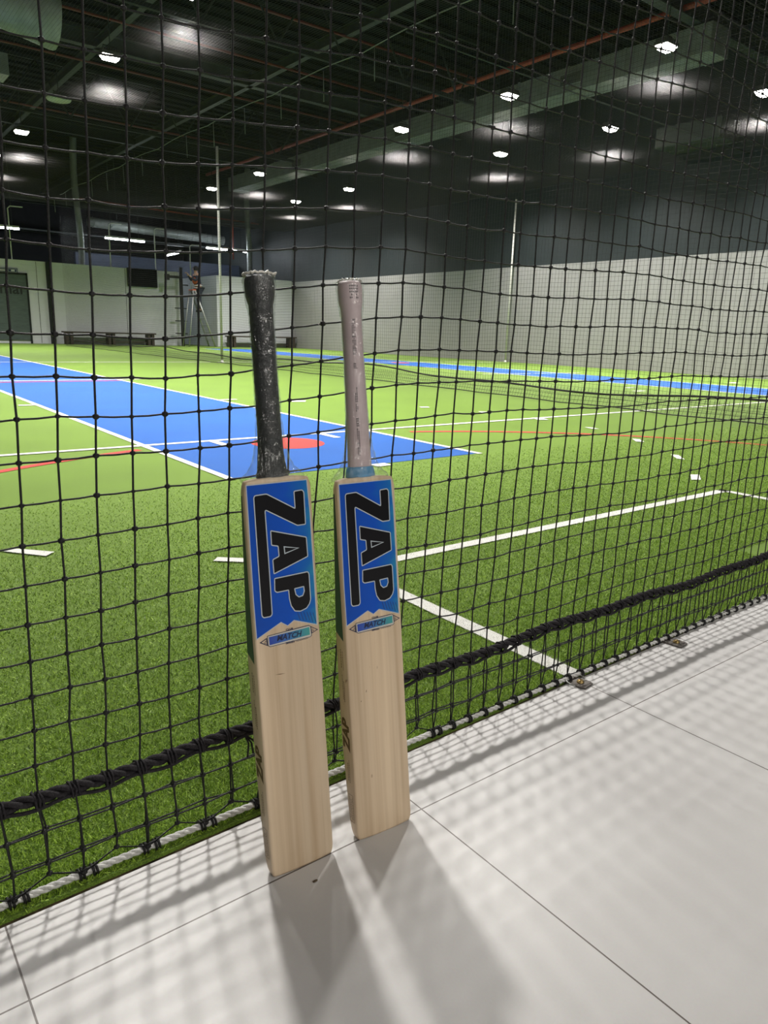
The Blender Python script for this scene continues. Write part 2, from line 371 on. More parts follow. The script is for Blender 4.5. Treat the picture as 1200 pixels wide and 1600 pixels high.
M['navy_cloth'] = mat('navy_cloth', (0.016, 0.020, 0.035), 0.85, noise=0.2, nscale=30)
M['orange'] = mat('orange_cloth', (0.55, 0.12, 0.05), 0.8)
M['reflect'] = mat('reflective_tape', (0.55, 0.55, 0.48), 0.4)
M['hair'] = mat('dark_hair', (0.012, 0.011, 0.011), 0.6)

# ------------------------------------------------------------------ structure
XW = 17.2          # right wall
YB = 30.0          # back wall
def struct(mb, name, mt, bevel=0):
    o = mb.build(name, mt, None, bevel); o['kind'] = 'structure'; return o

def edge_y(x): return 0.909 + 0.013 * max(0.0, min(2.3, x))
fl = MB()
xs = [-9, 0, 0.4, 0.8, 1.2, 1.6, 2.0, 2.3, 18]
for a, b in zip(xs[:-1], xs[1:]):
    fl.add([(a, -8, 0), (b, -8, 0), (b, edge_y(b), 0), (a, edge_y(a), 0)], [(0, 1, 2, 3)])
    fl.add([(a, edge_y(a), 0), (b, edge_y(b), 0), (b, edge_y(b), -0.02), (a, edge_y(a), -0.02)], [(0, 1, 2, 3)])
floor = struct(fl, 'floor', M['tile'])
tag(floor, 'pale grey square floor tiles with thin dark joints in front of the net', 'floor')
sub = MB(); sub.box(-9, 0.5, -0.12, 18, 41, -0.006)
struct(sub, 'floor_slab', M['edge_dirt'])

turf = empty('floor_turf'); turf['kind'] = 'structure'
tag(turf, 'green artificial turf with blue cricket pitches and painted lines', 'turf')
tb = MB()
TXS = np.linspace(-8.5, XW, 41); TYS = [0.925, 1.6, 3, 6, 12, 20, 30, 41]
for a, b in zip(TXS[:-1], TXS[1:]):
    ea, eb = edge_y(a) + 0.011, edge_y(b) + 0.011
    tb.add([(a, ea, 0.0), (b, eb, 0.0), (b, 41, 0.0), (a, 41, 0.0)], [(0, 1, 2, 3)])
    tb.add([(a, ea, 0.0), (b, eb, 0.0), (b, eb, -0.0065), (a, ea, -0.0065)], [(0, 1, 2, 3)])
tb.build('grass_carpet', M['turf'], turf)

def poly_part(name, polys, mt, z):
    b = MB()
    for q in polys: b.add([(x, y, z) for x, y in q], [tuple(range(len(q)))])
    # wind upwards
    o = b.build(name, mt, turf)
    bm = bmesh.new(); bm.from_mesh(o.data)
    for f in bm.faces:
        f.normal_update()
        if f.normal.z < 0: f.normal_flip()
    bm.to_mesh(o.data); bm.free(); return o
def rect(x0, y0, x1, y1): return [(x0, y0), (x1, y0), (x1, y1), (x0, y1)]
def disc(cx, cy, r, n=40): return [(cx + r*math.cos(2*math.pi*k/n), cy + r*math.sin(2*math.pi*k/n)) for k in range(n)]
P2 = 12.5; P1 = 2.555
poly_part('blue_pitch', [rect(P1 - .90, 3.40, P1 + .90, 19.6)], M['blue'], 0.002)
poly_part('blue_pitch', [rect(P2 - .90, 3.40, P2 + .90, 26.0)], M['blue'], 0.002)
for c in (P1, P2):
    for y in (4.36, 15.4):
        poly_part('red_disc', [disc(c, y, 0.255)], M['red'], 0.003)
arc = []
for t0, t1 in ((0, 71), (105, 180)):
    A = np.radians(np.linspace(t0, t1, 40)); ro, ri = 3.73, 3.67
    for a, b in zip(A[:-1], A[1:]):
        arc.append([(2.53 + ri*math.cos(a), .95 + ri*math.sin(a)), (2.53 + ro*math.cos(a), .95 + ro*math.sin(a)),
                    (2.53 + ro*math.cos(b), .95 + ro*math.sin(b)), (2.53 + ri*math.cos(b), .95 + ri*math.sin(b))])
poly_part('red_arc_line', arc, M['red'], 0.0025)
lines = []
for c, far in ((P1, 19.6), (P2, 26.0)):
    lines += [rect(c - .925, 3.38, c - .88, far), rect(c + .88, 3.38, c + .925, far)]
poly_part('pitch_border_line', lines, M['white_turf'], 0.004)
poly_part('crease_line', [rect(-7, 4.65, XW - .3, 4.705)], M['white_turf'], 0.0045)
poly_part('crease_line', [rect(1.1, 10.70, 4.0, 10.76), rect(P2 - 1.6, 10.70, P2 + 1.6, 10.76)], M['white_turf'], 0.0045)
poly_part('red_crease_line', [rect(1.65, 10.45, 3.46, 10.52)], M['red'], 0.0042)
poly_part('halfway_line', [rect(-7, 15.75, XW - .3, 15.83)], M['white_turf'], 0.0045)
poly_part('return_crease', [rect(2.10, 4.42, 2.16, 4.66), rect(2.985, 4.42, 3.045, 4.66)], M['white_turf'], 0.0048)
poly_part('crease_mark', [rect(2.55, 3.32, 2.66, 3.40)], M['white_turf'], 0.0048)
goal_rects = [rect(1.295, .93, 1.345, 1.89), rect(1.295, 1.84, 3.785, 1.89), rect(3.735, .93, 3.785, 1.89)]
poly_part('goal_area_line', goal_rects, M['white_turf'], 0.004)
quads = [[(4.041,2.215),(4.091,2.187),(3.939,2.092),(3.887,2.121)], [(4.653,2.715),(4.673,2.667),(4.54,2.541),(4.519,2.587)],
         [(5.11,3.328),(5.142,3.284),(5.042,3.171),(4.993,3.214)], [(5.376,3.997),(5.424,3.938),(5.382,3.839),(5.341,3.893)],
         [(5.504,4.715),(5.603,4.672),(5.521,4.519),(5.415,4.565)], [(5.415,5.368),(5.494,5.292),(5.441,5.185),(5.352,5.243)],
         [(5.136,5.98),(5.227,5.945),(5.188,5.865),(5.098,5.901)], [(.429,2.663),(.471,2.673),(.578,2.558),(.542,2.523)],
         [(.986,2.177),(1.016,2.208),(1.145,2.10),(1.115,2.07)], [(4.19,7.10),(4.34,7.01),(4.26,6.89),(4.11,6.94)],
         rect(1.49,7.47,1.66,7.54), rect(3.46,7.36,3.68,7.43),
         rect(9.2,5.2,9.5,5.28), rect(9.6,5.9,9.9,6.0), rect(10.05,6.55,10.3,6.65), rect(10.6,7.08,10.85,7.18), rect(14.4,7.25,14.7,7.4)]
for q in quads: poly_part('dash_mark', [q], M['white_turf'], 0.0048)

# short pile standing up from the carpet near the tiles
def in_quads(x, y, qs):
    r = np.zeros(len(x), bool)
    for q in qs:
        q = np.array(q); s = np.ones(len(x), bool); t = np.ones(len(x), bool)
        for a, b in zip(q, np.roll(q, -1, 0)):
            cr = (b[0]-a[0])*(y-a[1]) - (b[1]-a[1])*(x-a[0]); s &= cr >= 0; t &= cr <= 0
        r |= s | t
    return r
NB = 640000
yy = 0.915 + (np.exp(rng.random(NB) * 2.0) - 1) / (math.exp(2.0) - 1) * 2.9
xx = 0.06 * yy - 0.10 + rng.random(NB) * (2.15 * yy + 0.35)      # the wedge of turf in view, with a margin to step aside
ok = (yy > 0.9225 + 0.013 * np.clip(xx, 0, 2.3)) & (rng.random(NB) < np.clip((3.8 - yy) / 1.5, 0, 1)) & (yy < 3.36)
ok &= ~((yy < 1.25) & (xx > 2.7))
xx, yy = xx[ok], yy[ok]; n = len(xx)
an = rng.random(n) * 2 * np.pi; hh = 0.003 + 0.0055 * rng.random(n); ww = (0.00055 + 0.0005 * rng.random(n)) * np.clip(.6 + .4 * yy, 1, 2)
ln = rng.normal(0, 0.0044, (n, 2))
v = np.empty((n, 3, 3)); dx, dy = np.cos(an) * ww, np.sin(an) * ww
v[:, 0] = np.stack([xx - dx, yy - dy, np.full(n, .001)], 1); v[:, 1] = np.stack([xx + dx, yy + dy, np.full(n, .001)], 1)
v[:, 2] = np.stack([xx + ln[:, 0], yy + ln[:, 1], hh], 1)
def blade_material(name, lo, hi):
    mt = bpy.data.materials.new(name); mt.use_nodes = True; nt = mt.node_tree
    p = nt.nodes['Principled BSDF']; p.inputs['Roughness'].default_value = 0.5; p.inputs['Specular IOR Level'].default_value = 0.4
    at = nt.nodes.new('ShaderNodeAttribute'); at.attribute_name = 'shade'
    rp = nt.nodes.new('ShaderNodeValToRGB'); rp.color_ramp.elements[0].color = (*lo, 1); rp.color_ramp.elements[1].color = (*hi, 1)
    nt.links.new(at.outputs['Fac'], rp.inputs['Fac']); nt.links.new(rp.outputs['Color'], p.inputs['Base Color']); return mt
M['blade_green'] = blade_material('turf_blade', (0.048, 0.115, 0.007), (0.44, 0.66, 0.075))
M['blade_white'] = blade_material('white_turf_blade', (0.7, 0.7, 0.66), (0.9, 0.9, 0.86))
wh = in_quads(xx, yy, goal_rects + quads)
for nm, sel, mt in (('turf_pile', ~wh, M['blade_green']), ('white_turf_pile', wh, M['blade_white'])):
    vv = v[sel].reshape(-1, 3); ff = np.arange(len(vv)).reshape(-1, 3)
    o = np_mesh(nm, vv, ff, mt, turf, smooth=False)
    o['kind'] = 'stuff'
    a = o.data.attributes.new('shade', 'FLOAT', 'FACE'); a.data.foreach_set('value', rng.random(len(ff)).astype(np.float32))

# walls, roof
struct(MB().box(XW, -8, 0, XW + .25, 41, 7.8), 'wall_right', M['wall_right'])
struct(MB().box(-9.2, -8, 0, -9, 41, 7.8), 'wall_left', M['wall_dark'])
struct(MB().box(-9, YB, 0, 12.55, YB + .2, 2.95), 'wall_back', M['wall_back'])
wb = MB(); wb.box(13.62, 29.0, 0, XW, 29.2, 2.87); wb.box(13.62, 29.2, 0, 13.82, 32.5, 2.87)
struct(wb, 'wall_back_bay', M['wall_back'])
struct(MB().box(9.5, 34.0, 0, XW, 34.2, 3.75), 'wall_back_upper', M['wall_blue'])
struct(MB().box(-9, 40.8, 0, XW, 41, 7.8), 'wall_far', M['wall_dark'])
struct(MB().box(-9, -8.2, 0, 18, -8, 7.8), 'wall_front', M['wall_white'])
dk = MB()
dk.box(-9, -8, 7.6, 18, 41, 7.75)
for k in range(96):                     # ribs of the roof deck
    y = -7.5 + k * 0.5
    dk.box(-9, y, 7.53, 18, y + .2, 7.6)
struct(dk, 'ceiling', M['deck'])
struct(MB().box(-9, -8, 3.1, 18, -1.2, 3.25), 'ceiling_lobby', M['wall_white'])

for i, (x0, x1) in enumerate(((-2.2, -0.9), (0.1, 1.4), (2.4, 3.7))):  # glowing fill panels added behind the camera to brighten the bat faces
    for y in (-3.2, -5.6):
        t = empty('fill_panel', (x0 + .65, y, 3.1))
        where = ['left', 'middle', 'right'][i]
        tag(t, 'unseen fill panel added over the tiled lobby, %s of the row' % where, 'fill light', 'added fill panels over the tiled lobby')
        MB().box(-.66, -.31, -.03, .66, .31, 0).build('fill_panel_frame', M['white_paint'], t)
        MB().add([(-.6, -.28, -.032), (.6, -.28, -.032), (.6, .28, -.032), (-.6, .28, -.032)], [(3, 2, 1, 0)]).build('fill_diffuser', M['fill_glow'], t)

# ------------------------------------------------------------------ the net in front
NETY = 0.93
def sm(x, a, b):
    t = np.clip((x - a) / (b - a), 0, 1); return t * t * (3 - 2 * t)
def row_z(k, x):
    z = np.where(k <= 11, 0.152 + 0.0499 * k, 0.152 + 0.0499 * 11 + 0.0513 * (k - 11))
    return z + 0.037 * sm(x, .3, .8) * sm(z, .35, .72) + 0.02 * sm(x, .9, 1.6) * sm(z, .6, 1.2)
def col_x(j, z):
    x = 0.1195 + 0.0453 * j
    return x + 0.022 * sm(x, .43, .72) + 0.034 * np.clip(z - .16, 0, 1.2) * (1 - .3 * x)
net = empty('barrier_net', (2.5, NETY, 0))
tag(net, 'black square-mesh barrier net standing along the tile edge behind both bats', 'net')
KR = 95; J0, J1 = -44, 158
J = np.arange(J0, J1 + 1); K = np.arange(0, KR)
KK, JJ = np.meshgrid(K, J, indexing='ij')
zb = 0.152 + 0.05 * KK
xb = col_x(JJ, zb) + rng.normal(0, .0009, KK.shape)
zz = row_z(KK, xb) + rng.normal(0, .0009, KK.shape) + 0.003 * np.sin(xb * 9 + KK * .6)
yb = NETY + 0.004 * np.sin(xb * 7.0) * np.clip(zb, 0, 1) + 0.006 * np.sin(zb * 4.1 + xb * 2.3) * np.clip(zb - .1, 0, 1) + rng.normal(0, .001, KK.shape)
yb[0] = NETY
G = np.stack([xb - 2.5, yb - NETY, zz], -1)          # local to the empty
# horizontal twine sags a hair between knots
def sub_h(g, sag):
    mid = (g[:, 1:] + g[:, :-1]) / 2; mid[..., 2] -= sag
    out = np.empty((g.shape[0], g.shape[1] * 2 - 1, 3)); out[:, 0::2] = g; out[:, 1::2] = mid; return out
AX, AY, AZ = np.eye(3)
parts = [np_tubes(sub_h(G, .0008), .00135, AY, AZ, 5), np_tubes(G.transpose(1, 0, 2), .00150, AX, AY, 5)]
# knots where the camera can see them
sel = (xb > -.35) & (xb < 3.2) & (zz < 2.6)
kp = G[sel]; oct_v = []; 
th = np.array([0, 1.05, 2.09, 3.14, 4.19, 5.24])
base = [(0, 0, 1.15)] + [(math.cos(t), math.sin(t) * .9, .45) for t in th] + [(math.cos(t + .5), math.sin(t + .5) * .9, -.45) for t in th] + [(0, 0, -1.15)]
base = np.array(base) * .0034
kf = [(0, 1 + i, 1 + (i + 1) % 6) for i in range(6)] + [(13, 7 + (i + 1) % 6, 7 + i) for i in range(6)]
for i in range(6): kf += [(1 + i, 7 + i, 1 + (i + 1) % 6), (1 + (i + 1) % 6, 7 + i, 7 + (i + 1) % 6)]
kv = (kp[:, None] + base[None] * (0.8 + .5 * rng.random((len(kp), 1, 1)))).reshape(-1, 3)
kfa = (np.arange(len(kp))[:, None, None] * 14 + np.array(kf)[None]).reshape(-1, 3)
v, f = merge(parts); np_mesh('netting', np.concatenate([v, kv]), [f, kfa + len(v)], M['black_twine'], net)

# doubled skirt below the lead rope
ks = [0, 1, 2, 3]; zs = [.152, .105, .057, .020]
jj = np.arange(-14, 60)
def skirt(dy, dzr, dxr):
    g = np.zeros((4, len(jj), 3))
    for r in range(4):
        x = col_x(jj, .16) + rng.normal(0, .0015, len(jj)) + dxr * (r > 0) * (r < 3) + 0.004 * r * (0.6 if True else 0)
        z = zs[r] + rng.normal(0, .0015, len(jj)) + dzr * (r > 0) * (r < 3)
        if r == 3:
            lift = np.where((jj % 2 == 0) | (jj > 16), 0.0, 0.020); z = .014 + lift
        y = np.full(len(jj), NETY) + (dy * (1 if 0 < r < 3 else 0)) + (.004 if r == 3 else 0)
        g[r, :, 0] = x - 2.5; g[r, :, 1] = y - NETY; g[r, :, 2] = z
    return g
sk = []; skv = []; skf = []
for dy, dz, dx in ((-.004, 0, 0), (.008, -.005, .004)):
    g = skirt(dy, dz, dx); sk += [np_tubes(g[1:3], .0013, AY, AZ, 5), np_tubes(g.transpose(1, 0, 2), .0014, AX, AY, 5), np_tubes(g[3:4], .0011, AY, AZ, 5)]
    kv2 = (g[1:].reshape(-1, 3)[:, None] + base[None] * 1.15).reshape(-1, 3); nk = g[1:].reshape(-1, 3).shape[0]
    kf2 = (np.arange(nk)[:, None, None] * 14 + np.array(kf)[None]).reshape(-1, 3)
    skf.append(kf2 + sum(len(q) for q in skv)); skv.append(kv2)
v, f = merge(sk); np_mesh('net_skirt', np.concatenate([v] + skv), [f] + [q + len(v) for q in skf], M['black_twine'], net)

# lead rope: strands laid round one another
lr = MB()
xr = np.arange(-.7, 3.3, .006)
def rope_c(x): return NETY, .152 + .004 * math.sin(x * 6) + .003 * math.sin(x * 17)
for ph in (0, 2.1, 4.2):
    path = []
    for x in xr:
        cy_, cz_ = rope_c(x); a = x * 95 + ph
        path.append((x - 2.5, cy_ - NETY + .0052 * math.cos(a), cz_ + .0052 * math.sin(a)))
    lr.tube(path, .0042, 6)
path = []
for x in xr:
    cy_, cz_ = rope_c(x); path.append((x - 2.5, cy_ - NETY - .006, cz_ - .010 + .003 * math.sin(x * 70)))
lr.tube(path, .0030, 6)
lr.build('lead_rope', M['black_rope'], net)
for j in range(-6, 58):
    x = float(col_x(np.float64(j), .16)); cy_, cz_ = rope_c(x); b = MB(); b2 = []
    for k in range(27):
        a = k / 26 * 2 * math.pi * 3.1; r = .0108 + .001 * math.sin(k * 1.7)
        b2.append((x - 2.5 + (k / 26 - .5) * .013 + rng.normal(0, .0007), r * math.cos(a), cz_ - .002 + r * math.sin(a)))
    b.tube(b2, .0018, 5); b.build('lashing', M['black_rope'], net)

# ground rope: white, twisted, lying on the turf edge, with black twine loops
gr = MB(); RY = .936
xr = np.arange(-.7, 3.3, .0045)
def grope(x): return RY + .003 * math.sin(x * 3.1 + 1) - .004 * max(0, x - 1.2), .0085
for ph in (0, 2.1, 4.2):
    path = []
    for x in xr:
        y_, z_ = grope(x); a = x * 150 + ph; path.append((x - 2.5, y_ - NETY + .0028 * math.cos(a), z_ + .0028 * math.sin(a)))
    gr.tube(path, .0030, 6)
gr.build('ground_rope', M['white_rope'], net)
for j in list(range(-8, 17, 2)) + list(range(17, 56)):
    x0 = float(col_x(np.float64(j), .16)) + .012
    for dxx in ((-.009, .009) if j < 17 else (0.0,)):
        x = x0 + dxx; y_, z_ = grope(x); b = MB(); pp = []
        for k in range(22):
            a = k / 21 * 2 * math.pi * 2.2; pp.append((x - 2.5 + (k / 21 - .5) * .011, y_ - NETY + .0078 * math.cos(a), max(.0015, z_ + .0082 * math.sin(a))))
        b.tube(pp, .0020, 5)
        b.tube([(x - 2.5, y_ - NETY - .002, z_ + .008), (x0 - .012 - 2.5, 0.0, .022)], .0016, 5)
        b.build('rope_tie', M['black_twine'], net)
# loose tail of cord hanging off the lead rope beside the left bat
tail = MB()
for dxx, dz in ((0, .030), (.006, .026), (-.005, .034)):
    tail.tube([(.463 - 2.5, -.006, .150), (.470 + dxx - 2.5, -.014, .138), (.472 + dxx * 2 - 2.5, -.016, .150 - dz)], .0016, 5)
tail.build('cord_tail', M['black_rope'], net)

# anchor plates bolted to the tiles
def anchor(x, y, rot, label, shackle):
    t = empty('floor_anchor_plate', (x, y, 0), (0, 0, rot)); tag(t, label, 'anchor plate', 'anchor plates bolted at the net foot')
    b = MB(); b.add([(-.017, -.026, .0005), (.017, -.026, .0005), (.021, -.018, .0005), (.021, .026, .0005), (-.021, .026, .0005), (-.021, -.018, .0005)] +
                    [(-.017, -.026, .0045), (.017, -.026, .0045), (.021, -.018, .0045), (.021, .026, .0045), (-.021, .026, .0045), (-.021, -.018, .0045)],
                    [(5, 4, 3, 2, 1, 0), (6, 7, 8, 9, 10, 11)] + [(i, (i + 1) % 6, 6 + (i + 1) % 6, 6 + i) for i in range(6)])
    b.build('base_plate', M['plate'], t)
    MB().lathe([(0, .0045), (.0085, .0045), (.0085, .007), (.006, .0072), (.006, .010), (0, .0105)], 0, -.004, 12).build('bolt', M['brass'], t)
    if shackle:
        b = MB(); pts = [(-.024 + .004*math.sin(k), .02 - .0, .004) for k in (0,)]
        pts = [(.028 * math.cos(a), .006 + .024 * math.sin(a), .006 + .004 * math.sin(a)) for a in np.linspace(-.3, math.pi + .5, 16)]
        b.tube(pts, .0018, 6); b.build('wire_loop', M['alu'], t)
anchor(1.297, .912, .15, 'metal anchor plate with brass bolt and wire loop at the white line end', True)
anchor(1.693, .910, .1, 'small metal anchor plate with brass bolt farther right along the net, without a wire loop', False)

# ------------------------------------------------------------------ cricket bats
L_BAT = dict(pos=(.4815, .7770, 0.0), yaw=-.049, tilt=.1386, roll=.0008, bl=.5753, top=.8539)
R_BAT = dict(pos=(.6265, .7686, 0.0), yaw=-.0713, tilt=.1485, roll=.0007, bl=.5629, top=.8563)
def bat_matrix(B): return Matrix.Rotation(B['yaw'], 3, 'Z') @ Matrix.Rotation(-B['tilt'], 3, 'X') @ Matrix.Rotation(B['roll'], 3, 'Y')
LM = np.array(bat_matrix(L_BAT)); LP = np.array(L_BAT['pos'])
def uv(px, py):
    """the point of the left bat's flat face seen at (px, py), in metres across and up the face"""
    d = LM.T @ ray(px, py); e = LM.T @ (EYEP - LP); q = e - d * (e[1] / d[1]); return float(q[0]), float(q[2])
def cropA(x, y): return uv(360 + x / 8.571, 730 + y / 8.571)
def cropD(x, y): return uv(370 + x / 8.571, 880 + y / 8.571)

def blade_mesh(name, parent, BL):
    hw = 0.0508; rings = []; m_ = 34
    vs_list = [0.0, .003, .007, .014, .03, .06, .10, .15, .20, .26, .32, .38, .44, .49, BL - .038, BL - .015, BL - .006, BL - .002, BL]
    b = MB(); verts = []
    for v in vs_list:
        f = v / BL
        edge = np.interp(f, [0, .06, .3, .6, .85, 1], [.020, .027, .036, .034, .022, .015])
        spine = np.interp(f, [0, .06, .3, .6, .85, .97, 1], [.024, .034, .056, .058, .042, .030, .026])
        inset = 0.0
        if v < .014: inset = .0030 * (1 - v / .014) ** 2
        if v > BL - .015: inset = .004 * ((v - BL + .015) / .015) ** 2
        w = hw - inset * .8; fr = .0032
        sec = []
        # front, left to right
        for u in np.linspace(-(w - fr), w - fr, 9): sec.append((u, 0 + inset * .5))
        for a in (30, 60): sec.append((w - fr + fr * math.sin(math.radians(a)), fr - fr * math.cos(math.radians(a)) + inset * .5))
        sec.append((w, fr + inset * .5)); sec.append((w, edge * .5)); sec.append((w, edge - .004))
        sec.append((w - .003, edge - inset * .5))
        for u in np.linspace(w - .012, -(w - .012), 9):
            k = 1 - abs(u) / w; sec.append((u, edge + (spine - edge) * (k ** .8) - inset * .6))
        sec.append((-(w - .003), edge - inset * .5)); sec.append((-w, edge - .004)); sec.append((-w, edge * .5)); sec.append((-w, fr + inset * .5))
        for a in (60, 30): sec.append((-(w - fr) - fr * math.sin(math.radians(a)), fr - fr * math.cos(math.radians(a)) + inset * .5))
        for u, d in sec:
            lift = 0.0
            toe = max(0, 1 - v / .05); lift += toe * (.0030 * (abs(u) / hw) ** 2.5 + .006 * max(0, d - .008) / .03)
            sh = max(0, 1 - (BL - v) / .03); lift -= sh * (.004 * (abs(u) / hw) ** 3)
            verts.append((u, d, v + lift))
        m_ = len(sec)
    nr = len(vs_list); fs = []
    for i in range(nr - 1):
        for k in range(m_): fs.append((i*m_+k, i*m_+(k+1)%m_, (i+1)*m_+(k+1)%m_, (i+1)*m_+k))
    b.add(verts, fs, True)
    b.add([], [])
    n0 = len(b.v)
    b.f.append(tuple(range(m_ - 1, -1, -1))); b.smooth.append(False)
    b.f.append(tuple((nr-1)*m_ + k for k in range(m_))); b.smooth.append(False)
    o = b.build(name, M['willow'], parent)
    return o

def sleeve(prof, wdepth, n=28, crinkle=0.0, seed=1):
    """prof: (v, half width, half depth); axis depth offset wdepth(v)"""
    r2 = np.random.default_rng(seed); b = MB(); vs = []; fs = []
    for v, hw, hd in prof:
        for k in range(n):
            a = 2 * math.pi * k / n; c = 1 + (r2.normal(0, crinkle) if crinkle else 0)
            vs.append((hw * math.cos(a) * c, wdepth(v) + hd * math.sin(a) * c, v))
    for i in range(len(prof) - 1):
        for k in range(n): fs.append((i*n+k, i*n+(k+1)%n, (i+1)*n+(k+1)%n, (i+1)*n+k))
    b.add(vs, fs, True); return b, n

def dep(v): return .0165 + .0 * v
def interp_prof(pts, step=.008):
    v0, v1 = pts[0][0], pts[-1][0]; vs = np.arange(v0, v1 + 1e-6, step)
    a = np.array(pts); return [(float(v), float(np.interp(v, a[:, 0], a[:, 1])), float(np.interp(v, a[:, 0], a[:, 2]))) for v in vs]

def outline_ribbon(mb, pts, wdt, depth, closed=True):
    P = [np.array(p) for p in pts]; n = len(P)
    out = []
    for i in range(n):
        a, b_, c = P[i - 1], P[i], P[(i + 1) % n]
        t1 = (b_ - a) / (np.linalg.norm(b_ - a) + 1e-9); t2 = (c - b_) / (np.linalg.norm(c - b_) + 1e-9)
        nn = np.array([-(t1 + t2)[1], (t1 + t2)[0]]); nn /= (np.linalg.norm(nn) + 1e-9)
        s = 1 / max(.45, abs(nn @ np.array([-t1[1], t1[0]])))
        out.append((b_ + nn * wdt * s, b_ - nn * wdt * s))
    vs = []
    for a, b_ in out: vs += [(a[0], -depth, a[1]), (b_[0], -depth, b_[1])]
    mb.add(vs, [(2*i, 2*i+1, 2*((i+1) % n)+1, 2*((i+1) % n)) for i in range(n)])

def fill(mb, pts, depth): mb.add([(p[0], -depth, p[1]) for p in pts], [tuple(range(len(pts)))])
def smooth_poly(pts, r=.0016):
    """round every corner a little"""
    P = [np.array(p) for p in pts]; out = []
    for i in range(len(P)):
        a, b_, c = P[i-1], P[i], P[(i+1) % len(P)]
        l1, l2 = np.linalg.norm(a - b_), np.linalg.norm(c - b_)
        p = b_ + (a - b_) * min(.4, r / max(l1, 1e-6)); q = b_ + (c - b_) * min(.4, r / max(l2, 1e-6))
        out += [tuple(p), tuple((p + q) / 4 + b_ / 2), tuple(q)]
    return out

Zp = smooth_poly([cropA(*p) for p in [(308,410),(322,382),(478,358),(862,552),(846,322),(955,302),(978,330),(1002,762),(893,778),(470,575)]] +
     [cropA(460,592)] + [cropD(425,0), cropD(470,680), cropD(450,712), cropD(355,730), cropD(333,705), cropD(282,0)], .0016)
Ap = smooth_poly([cropA(*p) for p in [(535,850),(1012,935),(1032,1192),(580,1428),(563,1238),(648,1192),(635,1055),(547,1045)]], .0014)
Ah = [cropA(*p) for p in [(715,1065),(905,1080),(725,1155)]]
Pp = smooth_poly([cropD(*p) for p in [(502,205),(945,112),(962,140),(985,480),(970,540),(930,600),(850,640),(775,638),(725,570),(700,470),(690,358),(535,390),(505,370)]], .0012)
Ph = smooth_poly([cropD(*p) for p in [(770,340),(892,310),(900,370),(880,430),(828,450),(788,418)]], .0008)
Bg = [cropA(207,247), cropA(1018,165), cropA(1062,600), cropD(1040,300), cropD(1072,820), cropD(765,765), cropD(680,838), cropD(590,792), cropD(265,1022), cropD(222,500), cropD(190,0), cropA(235,640)]
badge_o = [cropD(*p) for p in [(408,978),(962,832),(985,845),(1000,965),(980,985),(445,1118),(420,1105)]]
badge_r = [cropD(*p) for p in [(428,992),(970,852),(977,955),(438,1098)]]
arrL = [cropD(*p) for p in [(314,1066),(396,1008),(408,1100)]]; arrR = [cropD(*p) for p in [(1078,886),(988,848),(1002,935)]]

